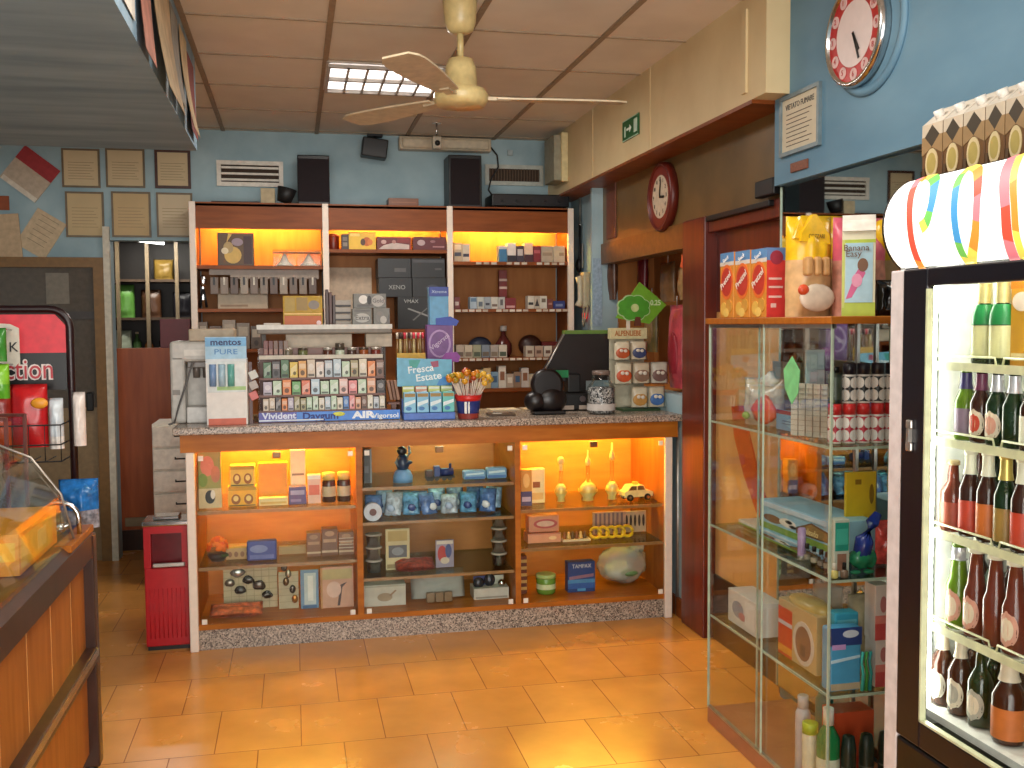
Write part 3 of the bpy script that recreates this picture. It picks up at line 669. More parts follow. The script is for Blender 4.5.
# ================================================================== LEFT FOOD COUNTER
LX, LY0, LY1 = -.685, 1.2, 3.66
lc = thing('food_display_counter','wood-panelled food display counter with dark rails in the left foreground','counter',(-1.1,2.4,0))
def lp(nm, mb, m_, parent=None): mb.rot(Matrix.Translation((1.1,-2.4,0))); return part(nm, mb, m_, parent or lc)
lp('front_panel', MB().box(LX-.06,LX-.03,LY0,LY1-.06,.08,.78), WOODV)
for k in range(8): y = 1.5+.27*k; lp('panel_groove', MB().box(LX-.0305,LX-.029,y-.002,y+.002,.46,.77), mat((206,150,84),.4))
lp('top_rail', MB().prism([(LX,.765),(LX,.845),(LX-.03,.872),(LX-.13,.872),(LX-.13,.765)],LY0,LY1-.03,'y'), DARKW)
lp('rail_cap', MB().box(LX-.05,LX+.002,3.28,LY1-.03,.85,.874,0,.004), WOOD)
lp('foot_rail', MB().box(LX-.05,LX+.006,LY0,LY1-.05,.40,.452,0,.004), DARKW)
lp('steel_strip', MB().box(LX+.006,LX+.010,LY0,LY1-.05,.425,.45), mat((150,140,130),.25,.8))
lp('end_post', MB().box(LX-.07,LX+.004,LY1-.06,LY1,.03,.84,0,.006), DARKW)
lp('adjustable_foot', MB().cyl((LX-.03,LY1-.03,0),(LX-.03,LY1-.03,.035),.022), BLACK)
lp('end_panel', MB().box(-1.55,LX-.07,LY1-.05,LY1-.02,.03,.80), DARKW)
lp('display_deck', MB().box(-1.5,LX-.13,LY0,LY1-.05,.80,.872), mat((150,130,96),.35))
lp('back_body', MB().box(-1.6,-1.5,LY0,LY1-.05,0,1.15), DARKW)
gp = [(LX-.012,.876),(LX-.045,1.02),(LX-.13,1.14),(LX-.28,1.21),(-1.5,1.24)]
mb = MB().prism(gp+[(x-.004,z-.005) for x,z in gp[::-1]], LY0, 3.38, 'y')
lp('curved_glass', mb, GLASS)
lp('glass_end_trim', MB().tube([(x,3.38,z) for x,z in gp],.004,8), mat((150,140,130),.3,.5))
hoop = [(LX-.135,3.47,.865)]+[(LX-.075-.062*cos(pi*k/10), 3.47, .925+.055*sin(pi*k/10)) for k in range(11)]+[(LX-.012,3.47,.865)]
lp('chrome_end_hoop', MB().tube(hoop,.008,10), CHROME)
lp('glass_hinge', MB().ball((LX-.07,3.46,.895),.018).cyl((LX-.11,3.46,.875),(LX-.04,3.46,.905),.008).lathe([(.03,.872),(.03,.886),(.012,.89)],(LX-.115,3.42,0)), CHROME)

# ================================================================== BIN, DRAWERS, BACK ROOM
bn = thing('waste_bin','red metal waste bin with a chrome lid against the end of the counter','bin',(-.612,5.03,0))
RBIN = mat((176,18,30),.32,var=.06,name='red_bin_enamel')
b_ = MB().box(-.102,.102,-.075,.09,.02,.40,0,.006).box(-.102,.102,.0,.09,.401,.60).box(-.102,-.07,-.075,-.0005,.401,.60).box(.07,.102,-.075,-.0005,.401,.60).box(-.07,.07,-.075,.0,.565,.60)
part('body', b_, RBIN, bn)
part('flap', MB().box(-.07,.07,-.045,-.038,.42,.565,0,.002), mat((96,10,20),.25), bn)
part('flap_handle', MB().box(-.062,.085,-.09,-.076,.405,.425,0,.004), ALU, bn)
part('lid', MB().box(-.108,.108,-.08,.095,.60,.625,0,.006).box(-.06,.06,-.05,.06,.625,.642,0,.006), CHROME, bn)
part('plinth', MB().box(-.095,.095,-.065,.08,0,.02), BLACK, bn)
r_ = MB()
for k in range(9): r_.cyl((-.08+.02*k,-.0755,.06),(-.08+.02*k,-.0755,.30),.0022,6)
part('front_rib', r_, RBIN, bn)
dc = thing('drawer_cabinet','white stack of small drawers standing behind the red bin','cabinet',(-.70,6.2,0))
part('carcass', MB().box(-.13,.13,.02,.38,0,.97), WHITE, dc)
for k in range(7):
    z = .965-.135*(k+1); dw = part('drawer', MB().box(-.125,.125,0,.02,z+.006,z+.128,0,.003), WHITE, dc)
    part('handle', MB().tube([(.0,0,z+.075),(.0,-.02,z+.07),(.09,-.02,z+.07),(.09,0,z+.075)],.005,6), BLACK, dw)
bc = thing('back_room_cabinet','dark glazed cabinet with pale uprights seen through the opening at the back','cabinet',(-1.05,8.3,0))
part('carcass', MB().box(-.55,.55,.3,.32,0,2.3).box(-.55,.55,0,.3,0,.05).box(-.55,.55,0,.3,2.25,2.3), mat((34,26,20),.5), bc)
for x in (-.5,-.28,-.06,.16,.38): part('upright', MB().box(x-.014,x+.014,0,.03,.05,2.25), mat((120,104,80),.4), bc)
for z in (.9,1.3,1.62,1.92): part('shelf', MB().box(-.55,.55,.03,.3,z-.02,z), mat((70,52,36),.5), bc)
o = thing('strip_light','short glowing strip light on the ceiling of the back room','light fitting',(-1.02,7.9,2.2))
mb = MB().cyl((-.09,0,.0),(.09,0,-.02),.024); part('tube', mb, glow('back_room_tube',(255,255,250),6), o)
part('hanger', MB().cyl((-.05,0,.0),(-.05,0,.65),.004).cyl((.05,0,0),(.05,0,.65),.004), BLACKM, o)
for i,(x,z,c,h,lab) in enumerate(((-1.30,1.62,(88,140,60),.26,'green packet on the back room cabinet, beside the pale jamb'),(-1.33,1.30,(150,160,140),.22,'pale grey packet on the back room cabinet below the green one'),(-1.10,1.62,(86,56,36),.22,'brown packet on the back room cabinet between two uprights'),(-1.0,1.92,(130,104,44),.16,'ochre packet on the top shelf of the back room cabinet'),(-.86,1.62,(30,28,34),.2,'dark packet on the back room cabinet nearest the shelving post'))):
    bag('snack_bag', lab, 'snack bag', x, 8.42, z, .15, h, .07, mat(c,.4), seed=i+3)
carton('red_carton','red carton seen through the opening low beside the white machine','box',-.80,7.50,1.40,.22,.2,.22,(126,26,34)) if False else None
for k,(x,c,h) in enumerate(((-1.22,(60,90,50),.20),(-1.13,(110,70,40),.17),(-1.02,(40,40,44),.21),(-.94,(150,150,140),.16))):
    bottle('shelf_bottle','%s bottle on the low shelf of the back room cabinet' % ['green','brown','black','pale grey'][k],'bottle',x,8.45,1.30,[(.032,0),(.034,.01),(.034,h*.6),(.012,h*.8),(.012,h)],mat(c,.2),(.014,h*.95,h*1.03),mat((180,170,150),.4),(.0345,.03,h*.4),mat((170,160,130),.5))
o = carton('red_crate','red box on top of the wainscot partition in the opening','box',-.80,7.32,1.40,.2,.07,.20,(122,26,36))
o = thing('television','dark screen on top of the wainscot partition behind the red box','television',(-.72,7.45,1.62))
bpy.data.objects.remove(o)
solid('wall_socket','white double socket low on the red wainscot beyond the opening','socket',MB().box(-.07,.07,-.02,0,-.03,.03,0,.004),mat((150,130,100),.5),(-1.09,7.26,.20))
cb = thing('coffee_pot','pale cream pot with a lid on the ledge beside the white machine','pot',(-.84,6.55,0))
bpy.data.objects.remove(cb)

# ================================================================== DISPLAY STAND (left)
SY = 3.95
xr = PY(70,330,SY).x; zt = PY(30,309,SY).z
st = thing('snack_display_stand','black tubular snack stand with a red and black header panel behind the food counter','display stand',(xr-.3,SY,0))
fm = [(.30,0,0),(.30,0,zt-.07)]+[(.30-.07+.07*cos(pi/2*k/5),0,zt-.07+.07*sin(pi/2*k/5)) for k in range(1,6)]+[(-.23-.07*sin(pi/2*k/5),0,zt-.07+.07*cos(pi/2*k/5)) for k in range(6)]+[(-.30,0,0)]
part('tube_frame', MB().tube(fm,.014,10), mat((34,10,12),.35,name='dark_lacquered_tube'), st)
zr = PY(30,353,SY).z; zb = PY(30,390,SY).z
hp = part('header_panel', MB().prism([(-.285,zr),(.285,zr),(.285,zt-.06),(.25,zt-.02),(-.25,zt-.02),(-.285,zt-.06)],-.004,.004,'y'), mat((206,34,50),.4,name='red_header_panel'), st)
bb = part('black_band', MB().box(-.285,.285,-.005,.003,zb,zr), BLACK, st)
w0 = PY(10,370,SY).x-(xr-.3); w1 = PY(53,370,SY).x-(xr-.3); zc_ = PY(30,370,SY).z
for off,col,nm,dy in ((.005,(222,206,200),'lettering_outline',-.006),(.0,(176,50,60),'lettering',-.0085)):
    text('Selection', .105, st, (w1-.148,dy,zc_), col, nm, w=.30, bold=off)
lc_ = PY(8,342,SY)
part('white_shield', MB().prism([(-.06,-.07),(.04,-.09),(.04,.05),(.01,.065),(-.06,.07)],-.008,-.004,'y'), PAPERW, st).location = (lc_.x-(xr-.3)-.0,0,lc_.z)
text('K', .05, st, (lc_.x-(xr-.3)+.02,-.0095,lc_.z-.02), (40,40,44))
part('foot', MB().cyl((.30,-.18,.014),(.30,.18,.014),.014), BLACK, st); part('foot', MB().cyl((-.30,-.18,.014),(-.30,.18,.014),.014), BLACK, st)
for z in (PY(60,456,SY).z,):
    m_ = MB()
    for zz in (z,z+.06,z+.13):
        m_.tube([(-.29,-.0,zz),(-.29,-.16,zz),(.29,-.16,zz),(.29,-.0,zz)],.003,6)
    for k in range(12): x = -.29+.58*k/11; m_.tube([(x,-.0,z),(x,-.16,z),(x,-.16,z+.13)],.002,6)
    part('wire_basket', m_, BLACKM, st)
# hooks carry hung packs under the header
m_ = MB()
xh = PY(0,350,SY-.16).x-(xr-.3)
for z in (PY(0,330,SY-.16).z,PY(0,366,SY-.16).z): part('hook', MB().cyl((xh,-.004,z),(xh,-.136,z+.004),.003), CHROME, st)
xh = PY(82,478,3.86).x-(xr-.3); zh = PY(80,480,3.86).z-.012
part('hook', MB().cyl((.30,-.01,zh),(xh-.035,-.066,zh),.004), CHROME, st)
# ================================================================== GOODS ON THE BACK SHELVING
ZT = 2.335
o = thing('amplifier','flat black amplifier lying on top of the shelving beside a loudspeaker','amplifier',(1.60,6.82,ZT))
part('case', MB().box(-.27,.27,-.13,.13,.012,.095,0,.006), BLACK, o)
part('front_plate', MB().box(-.26,.26,-.136,-.13,.02,.088), mat((30,30,34),.3), o)
for k in range(5): part('knob', MB().cyl((-.2+.1*k,-.15,.05),(-.2+.1*k,-.136,.05),.009,10), BLACKM, o)
for x in (-.23,.23): part('foot', MB().cyl((x,-.1,0),(x,-.1,.012),.015), BLACK, o)
solid('cardboard_box','beige cardboard box on top of the shelving under the white vent','box',MB().box(-.045,.045,-.06,.06,0,.10,0,.003),mat((176,160,128),.7),(PY(268,205,6.7).x,6.76,ZT))
mb = MB().lathe([(.045,0),(.062,.09),(.058,.09),(.042,.004)],n=18); mb.rot(Matrix.Rotation(radians(14),4,'Y')); mb.rot(Matrix.Translation((0,0,.012)))
solid('mesh_basket','small dark mesh pot leaning beside the beige box on the shelving','basket',mb,BLACKM,(PY(286,205,6.64).x-.012,6.70,ZT))
solid('flat_folder','thin dark folder lying on top of the shelving, left of the beige box','folder',MB().box(-.15,.15,-.1,.1,0,.012,0,.002),mat((50,36,34),.5),(PY(236,206,6.75).x,6.80,ZT))
carton('brown_box','closed brown cardboard carton on top of the middle shelving bay','box',PY(404,205,6.7).x,6.80,ZT,.20,.16,.055,(122,72,44),pr=[('r',.1,.45,.9,.55,(150,96,62))])
# ---- left bay, top lit shelf
SF = 6.68
def shz(k, i): return SHZ[k][i]
o = pcar('picture_box','gift box with a dark and gold picture, standing on the lit top shelf','box',218,254,233,shz(0,0),SF,.10,(70,50,32),pr=[('r',.04,.03,.96,.97,(92,66,36)),('e',.42,.32,.24,.26,(206,168,84)),('e',.30,.55,.14,.18,(176,150,96)),('e',.2,.45,.1,.1,(220,206,170)),('e',.55,.72,.16,.12,(150,130,140)),('r',.72,.05,.95,.9,(60,28,26)),('p',[(.25,.7),(.4,.95),(.3,.97)],(214,178,90))])
for (a,b_,lab) in ((273,296,'clear gift box with a white cone inside, beside the picture box'),(297,321,'clear gift box with a wide white cone inside, against the white post')):
    xa = PY(a,264,SF).x; xb = PY(b_,264,SF).x; w_ = xb-xa
    o = solid('clear_gift_box', lab, 'box', MB().box(-w_/2,w_/2,-.06,.06,0,.105,0,.002), CLEAR, ((xa+xb)/2,SF+.07,shz(0,0)))
    part('white_cone', MB().lathe([(w_*.42,.003),(w_*.22,.03),(w_*.08,.075),(.004,.085)],n=20), mat((232,220,200),.5), o)
    part('lid_rim', MB().box(-w_/2-.001,w_/2+.001,-.061,.061,.088,.092), mat((150,110,80),.4), o)
# ---- left bay, second shelf: hanging strip of small packs, cream box
o = thing('hanging_pack_strip','long strip of small hung packs on a rail under the top left shelf','hanging display',(-.19,6.72,1.912))
part('rail', MB().box(-.33,.36,-.01,.01,-.035,.0).box(-.2,.36,-.012,-.01,-.06,-.035), mat((150,130,112),.4), o)
for k in range(11):
    x = -.30+.062*k
    p_ = part('hung_pack', MB().box(x-.026,x+.026,-.018,-.004,-.16,-.05,0,.004), mat([(112,92,78),(130,112,96),(92,70,58),(150,134,116)][k%4],.4), o)
    part('hang_hole_clip', MB().box(x-.006,x+.006,-.024,-.018,-.10,-.05), [BLACK,PAPERW,BLACKM][k%3], p_)
pcar('cream_carton','long cream carton lying on the second shelf of the left bay','box',218,268,288,1.66,6.78,.12,(186,164,132),pr=[('r',.05,.1,.6,.2,(150,120,90))])
o = thing('tin_snips','shiny silver hand tool hung at the left end of the second shelf','tool',(PY(203,285,6.72).x,6.72,1.668))
part('blade', MB().ball((0,0,.17),(.022,.012,.04)).box(-.004,.004,-.004,.004,.05,.15), CHROME, o)
part('handle', MB().tube([(-.02,0,.0),(-.012,0,.06),(0,0,.12)],.008).tube([(.02,0,.0),(.012,0,.06),(0,0,.12)],.008), BLACKM, o)
# ---- left bay third shelf: grey packs
for k,(a,b_,c) in enumerate(((199,208,(120,104,88)),(210,222,(96,76,64)),(223,236,(146,132,116)),(237,250,(126,112,98)),(251,262,(88,72,60)))):
    pcar('grey_pack','%s pack on the third shelf of the left bay, %s from the post' % (['brownish grey','dark brown','pale grey','taupe','dark taupe'][k],ORD[k]),'pack',a,b_,[322,326,320,323,326][k],1.40,6.70,.06,c,pr=[('r',.15,.5,.85,.85,(170,158,140)),('e',.5,.25,.2,.12,(60,48,42))])
# ---- middle bay top
o = solid('round_tin','red-brown round tin on the top shelf of the middle bay','tin',MB().lathe([(.036,0),(.038,.004),(.038,.085),(.034,.10),(.02,.104)],n=24),mat((112,36,18),.3),(PY(333,250,SF).x+.006,SF+.06,2.045))
part('lid', MB().lathe([(.0395,.082),(.0395,.10),(.02,.106)],n=24), mat((150,60,26),.3), o)
pcar('small_box','narrow dark box with pale markings beside the round tin','box',341.5,349,234,2.045,SF+.0,.08,(58,40,34),pr=[('r',.2,.2,.8,.45,(130,116,100)),('r',.2,.55,.8,.8,(110,96,84))])
pcar('chocolate_box','bright yellow box with an orange picture on the middle top shelf','box',349,376,232,2.045,SF,.10,(232,186,40),pr=[('e',.66,.45,.16,.26,(196,96,24)),('e',.52,.42,.09,.2,(80,48,26)),('e',.78,.42,.1,.18,(214,120,40)),('r',.05,.75,.4,.9,(246,214,110))])
pcar('chocolate_box','dark red box with a silver swirl beside the yellow box','box',377,411,237,2.045,SF,.12,(104,24,24),pr=[('p',[(.05,.05),(.95,.05),(.95,.4),(.5,.55),(.2,.35)],(196,176,166)),('e',.2,.6,.08,.16,(190,150,140)),('e',.5,.62,.06,.14,(170,110,100)),('r',.6,.55,.95,.9,(130,36,34))])
pcar('chocolate_box','dark red box with a white emblem, against the right post of the middle bay','box',413,446,237,2.045,SF,.12,(92,18,24),pr=[('e',.25,.55,.12,.22,(176,150,150)),('r',.6,.2,.95,.3,(170,120,120)),('e',.6,.65,.08,.1,(150,100,100))])
bp2 = solid('white_back_board','pale plain board standing behind the boxes on the middle shelf','board',MB().box(-.15,.15,0,.012,0,.42,0,.002),mat((206,184,158),.6),(PY(350,300,6.9).x,6.93,1.52))
# ---- black cartons, two by two, on top of a big black case
zb_ = 1.52
b0 = pcar('black_case','big matte black carton with white letters and a wire sketch','box',398,446,297,zb_,6.70,.22,(13,12,12),txt=(('VMAX',.28,.86,.035,(190,190,185)),),pr=[('p',[(.2,.62),(.66,.36),(.68,.4),(.22,.66)],(150,150,146)),('p',[(.3,.28),(.6,.66),(.62,.64),(.33,.26)],(110,110,108)),('e',.82,.6,.07,.08,(210,200,180))])
zz = PY(420,297,6.70).z
b1 = pcar('black_carton','black carton with a white word, lower row nearest the white boxes','box',379,412,278,zz,6.70,.2,(17,16,17),txt=(('XENO',.55,.5,.04,(170,170,165)),))
b2 = pcar('black_carton','plain black carton, lower row against the post','box',412.6,446,278,zz,6.70,.2,(17,16,17),pr=[('e',.6,.45,.2,.2,(60,64,76))])
z2 = PY(412,278,6.70).z
pcar('black_carton','black carton with grey marks, upper row nearest the white board','box',378,411,258.5,z2+.001,6.70,.2,(17,16,17),pr=[('r',.5,.3,.85,.5,(84,82,82))])
pcar('black_carton','dark carton with a grey stripe, upper row against the post','box',411.6,445,258.5,z2+.001,6.70,.2,(17,16,17),pr=[('r',.05,.78,.98,.92,(72,72,76)),('r',.7,.4,.9,.5,(84,84,84))])
# the black case needs something under its overhang: slim dark stand
# ---- right bay, top lit shelf
def row(name, cat, items, z, y, where):
    for k,it in enumerate(items):
        a,b_,t,c,pr,lab = it
        pcar(name, lab+' '+where, cat, a, b_, t, z, y, .08, c, pr=pr)
CG = 'on the lit right top shelf'
row('cigarette_carton','carton',[
 (454,462,243,(176,164,140),[('r',.1,.3,.9,.5,(60,64,84)),('r',.1,.65,.9,.9,(214,204,180))],'grey carton with a dark stripe beside the post'),
 (462.5,470,244,(198,190,170),[('r',.1,.28,.9,.45,(40,40,60))],'cream carton with a thin dark stripe'),
 (499,507,246,(60,120,158),[('r',.0,.8,1,1,(200,206,206))],'sky blue cigarette carton'),
 (507.5,516,243,(230,224,214),[('r',.0,.0,1,.35,(40,34,44))],'white carton with dark foot'),
 (516.5,524,246,(64,54,66),[('r',.15,.4,.85,.8,(196,190,184))],'dark carton with a pale crest'),
 (524.5,533,243,(236,206,176),[('r',.0,.0,1,.4,(74,36,44))],'pale orange carton with dark foot'),
 (533.5,541,246,(122,34,44),[('r',.1,.55,.9,.75,(176,90,96))],'crimson cigarette carton'),
 (541.5,553,246,(176,166,146),[('r',.1,.4,.9,.6,(146,134,116))],'grey-beige long carton'),
 (553.5,565,246,(190,180,158),[('r',.5,.4,.9,.6,(130,120,106))],'cream long carton nearest the right post')],1.97,6.70,CG)
def tags(z, x0, x1, n, skip=()):
    t = thing('price_tag_rail','strip of white price tags along the shelf edge of the right bay, '+{1.97:'top row',1.652:'second row',1.322:'third row'}[z],'price tags',((x0+x1)/2,6.65,z-.012))
    for k in range(n):
        if k in skip: continue
        x = x0+(x1-x0)*(k+.5)/n-(x0+x1)/2; part('price_tag', MB().box(x-.018,x+.018,-.004,0,-.008,.008), mat([(206,192,172),(190,170,150),(214,200,184)][k%3],.6), t)
tags(1.97, 1.20,1.83,12,(3,7)); tags(1.652,1.06,1.85,17,(5,11)); tags(1.322,1.06,1.85,17,())
# ---- right bay, second shelf
row('cigarette_pack','pack',[
 (454,460,297,(112,40,36),[('r',.2,.3,.8,.6,(200,180,170))],'red pack with a white patch nearest the post'),
 (470,477,297,(160,176,186),[('r',.1,.6,.9,.9,(90,116,140))],'pale blue pack'),(477.3,484,297,(186,186,176),[('r',.2,.2,.8,.6,(90,100,110))],'silver pack, second in the tray'),
 (484.3,491,297,(150,156,160),[('r',.2,.3,.8,.5,(60,60,70))],'grey pack in the middle of the tray'),(491.3,498,297,(196,190,178),[('r',.1,.2,.9,.4,(110,90,80))],'cream pack with brown foot'),
 (498.3,505,297,(176,172,166),[('r',.3,.3,.7,.8,(90,84,84))],'pale grey pack at the end of the tray'),
 (505.3,516,298,(120,24,30),[('r',.1,.1,.9,.3,(196,150,146))],'dark red pack with a pale line'),
 (528,534,296,(206,196,180),[('r',.1,.3,.9,.5,(40,40,44))],'white pack with black stripe'),(534.3,540,296,(186,174,156),[('p',[(.1,.2),(.5,.8),(.9,.2)],(60,50,50))],'beige pack with dark triangle'),
 (540.3,547,296,(210,204,190),[('r',.2,.5,.8,.8,(110,96,84))],'ivory pack, sixth along the right tray'),(547.3,553,299,(120,60,50),[('r',.2,.4,.8,.6,(170,120,106))],'brown-red pack'),
 (553.3,565,301,(44,56,120),[('r',.2,.3,.8,.6,(120,130,170))],'navy blue pack nearest the right post')],1.652,6.69,'on the second right shelf')
o = carton('tall_red_box','tall dark red tube box with two white bands standing behind the packs','box',PY(503,290,6.84).x,6.86,1.652,.055,.05,.27,(120,30,26),pr=[('r',0,.72,1,.78,(206,180,166)),('r',0,.52,1,.58,(206,176,160))])
o = solid('pipe_lighter','blue-headed white stick lighter lying over the packs','lighter',MB().cyl((.02,0,0),(.13,0,.006),.006).ball((0,0,.0),(.024,.018,.02)).box(-.03,.03,-.02,.02,-.055,-.015,0,.004),mat((130,160,196),.4),(PY(474,285,6.80).x,6.84,1.652+.055))
# ---- right bay, third shelf
row('cigarette_pack','pack',[
 (456+k*8.6,464+k*8.6,345,[(176,160,140),(190,176,150),(150,150,120),(120,130,140),(160,150,140),(200,186,166)][k%6],[('r',.1,.1,.9,.45,[(96,84,70),(120,104,84),(70,80,60)][k%3])],['taupe pack','buff pack','olive pack','slate pack','greige pack','sand pack'][k%6]+', '+ORD[k]+' from the left post') for k in range(6)]+[
 (526+k*9,534+k*9,346,[(196,180,160),(180,150,130),(206,196,180),(150,110,90)][k],[('r',.2,.3,.8,.6,(110,80,66))],['cream pack','brown-grey pack','white-grey pack','chestnut pack'][k]+' in the right half, '+ORD[k]+' along') for k in range(4)],1.322,6.69,'on the third shelf')
o = bottle('liqueur_bottle','dark bottle with a white round cap on the third shelf of the right bay','bottle',PY(504,345,6.84).x,6.86,1.322,[(.045,0),(.06,.03),(.058,.09),(.03,.13),(.018,.15),(.016,.18)],mat((90,40,36),.2),(.024,.178,.215),mat((200,190,180),.4))
solid('round_pouch','round slate-blue pouch behind the packs beside the dark bottle','pouch',MB().ball((0,0,.07),(.085,.05,.07)),mat((50,58,78),.5),(PY(483,345,6.84).x-.01,6.90,1.322))
solid('round_case','round dark brown leather case behind the packs on the third shelf','case',MB().ball((0,0,.075),(.085,.05,.075)),mat((58,30,22),.4),(PY(531,345,6.86).x,6.89,1.322))
mb = MB().prism([(-.04,0),(.04,0),(0,.075)],0,.012,'y'); o = solid('warning_triangle','small pale warning triangle standing at the left of the third shelf','sign',mb,mat((176,160,136),.5),(PY(459,345,6.84).x,6.84,1.322))
part('exclamation_mark', MB().box(-.003,.003,-.001,0,.022,.045).box(-.003,.003,-.001,0,.010,.016), BLACKM, o)
solid('red_box','flat red box at the right end of the third shelf','box',MB().box(-.07,.07,-.05,.05,0,.10,0,.004),mat((110,30,26),.4),(PY(552,345,6.84).x,6.89,1.322))
row('cigarette_pack','pack',[(476+k*7.6,483.3+k*7.6,[370,368,372,366,374,372,368,374][k],[(206,190,150),(196,170,120),(120,150,170),(214,206,190),(180,160,140),(150,120,96),(200,190,180),(190,176,150)][k],[('r',.2,.35,.8,.75,[(140,90,60),(220,210,190),(60,90,120)][k%3])],['straw','tan','steel blue','chalk','mushroom','bronze','ash','oat'][k]+' coloured pack, '+ORD[k]+' along') for k in range(8)],1.112,6.69,'on the lowest visible shelf')

# ================================================================== ON THE COUNTER
CT = 1.075
# ---- aluminium shelf over the counter
ax0, ax1 = PY(257,328,5.30).x, PY(391,328,5.30).x; az = PY(320,334,5.24).z; aw = ax1-ax0
al = thing('counter_shelf','aluminium shelf raised on legs above the sweets on the counter','shelf',((ax0+ax1)/2,5.34,CT))
part('shelf_board', MB().box(-aw/2,aw/2,-.10,.12,az-CT,az-CT+.03,0,.008), mat((128,120,110),.5,name='grey_shelf_board'), al)
for px0,px1,py0,py1 in ((286,352,336,351),(366,392,334,347)):
    a = PY(px0,py1,5.30); b = PY(px1,py0,5.30); part('hanging_tray', MB().box(a.x-(ax0+ax1)/2,b.x-(ax0+ax1)/2,-.04,.06,a.z-CT,az-CT-.001,0,.003), mat((190,174,152),.5), al)
part('edge_strip', MB().box(-aw/2,aw/2,-.104,-.1005,az-CT+.024,az-CT+.048), mat((196,192,180),.3), al)
for x in (-aw/2+.03,aw/2-.03): part('leg', MB().box(x-.01,x+.01,.08,.10,0,az-CT), mat((120,112,104),.5), al)
ATZ = az+.0312
# items on it
o = carton('sweets_box','clear yellow box of orange sweets on the aluminium shelf','box',PY(303,318,5.30).x,5.33,ATZ,.20,.07,.165,(196,160,60),m=film('yellow_clear_box',(214,176,70),.7),pr=[('r',.03,.05,.97,.38,(190,92,24)),('r',.03,.42,.97,.46,(240,200,120)),('r',.05,.52,.3,.95,(170,140,50)),('r',.34,.55,.62,.95,(150,120,50)),('e',.78,.72,.14,.14,(130,120,110)),('e',.9,.16,.06,.07,(240,210,210))])
carton('price_card','small white price card on the left end of the aluminium shelf','card',PY(272,318,5.25).x,5.262,ATZ+.022,.085,.012,.026,(196,186,170),pr=[('r',.12,.35,.5,.65,(96,90,86)),('r',.6,.35,.86,.65,(96,90,86))]).location.z = ATZ
for k in range(4):
    carton('white_tray','grey-white slotted tray, %s of four stacked on the aluminium shelf' % ['lowest','second lowest','second highest','topmost'][k],'tray',PY(343,318,5.32).x,5.38,ATZ+.036*k+.0005*k,.085,.09,.034,(156,146,134),pr=[('r',.0,.0,1,.3,(40,34,32))],group='stacked trays on the aluminium shelf')
for k in range(3): carton('brown_book','dark brown upright book, %s beside the white trays' % ORD[k],'book',PY(327.5+3.4*k,318,5.32).x,5.38,ATZ,.015,.10,.20-.015*k,[(64,32,24),(78,40,28),(56,30,24)][k])
LB = mat((112,110,104),.45,.2,name='silver_printed_board')
o = carton('silver_box','silver box with an oval label, standing at the front of the aluminium shelf','box',PY(362,320,5.28).x,5.31,ATZ,.10,.09,.10,(0,0,0),m=LB,pr=[('e',.5,.5,.4,.24,(178,176,170)),('r',.1,.82,.9,.92,(96,94,92)),('r',.1,.08,.9,.18,(110,108,104))],txt=(('Extra',.5,.5,.034,(74,70,70)),))
carton('silver_box','silver box with a dark motif beside the oval labelled one','box',PY(381.5,320,5.28).x,5.31,ATZ,.085,.09,.10,(0,0,0),m=LB,pr=[('e',.4,.55,.25,.3,(120,118,114)),('e',.6,.4,.2,.2,(180,176,170)),('p',[(.7,.1),(.95,.1),(.95,.7)],(96,92,90))])
carton('silver_box','silver box laid askew on top of the other two','box',PY(366,300,5.28).x+.02,5.315,ATZ+.101,.17,.07,.075,(0,0,0),m=LB,pr=[('e',.75,.5,.2,.4,(176,172,166)),('e',.3,.6,.14,.3,(224,222,216)),('e',.48,.55,.07,.32,(36,34,34)),('r',.1,.1,.6,.25,(90,88,86))],txt=(('Gold',.75,.5,.03,(84,80,80)),))
# ---- white coffee machine
mx0, mx1 = PY(171,424,5.08).x, PY(252,424,5.08).x
cm = thing('coffee_machine','pale grey coffee machine with a cable at the left end of the counter','machine',((mx0+mx1)/2-.022,5.22,CT)); mw = mx1-mx0-.045
MG = mat((184,180,172),.4,name='pale_grey_plastic')
part('body', MB().box(-mw/2,-mw/2+.07,-.13,.13,0,.33,0,.012).box(mw/2-.07,mw/2,-.13,.13,0,.33,0,.012).box(-mw/2+.07,mw/2-.07,-.02,.13,0,.33).box(-mw/2,mw/2,-.13,.13,.30,.40,0,.014), MG, cm)
part('hopper_lid', MB().box(-mw/2+.09,mw/2-.03,-.125,.08,.40,.46,0,.006), mat((172,154,130),.5), cm)
part('drip_tray', MB().box(-mw/2+.072,mw/2-.072,-.13,-.02,0,.08,0,.006).box(-mw/2+.09,mw/2-.09,-.134,-.128,.02,.055), mat((206,202,196),.35), cm)
part('spout', MB().cyl((-.05,-.07,.22),(-.05,-.07,.30),.016).cyl((-.005,-.07,.22),(-.005,-.07,.30),.016).box(-.09,.03,-.10,-.04,.27,.30,0,.004), mat((110,100,92),.35), cm)
part('control_strip', MB().box(-.10,.03,-.135,-.13,.33,.36), mat((206,200,190),.4), cm)
part('badge', MB().box(-mw/2+.01,-mw/2+.045,-.133,-.13,.14,.165), mat((130,124,116),.4), cm)
part('cable', MB().tube([(-.06,-.14,.30),(-.09,-.150,.20),(-.13,-.155,.08),(-.15,-.16,.01),(-.16,-.19,.006),(-.165,-.24,.008)],.005), mat((96,92,90),.5), cm)
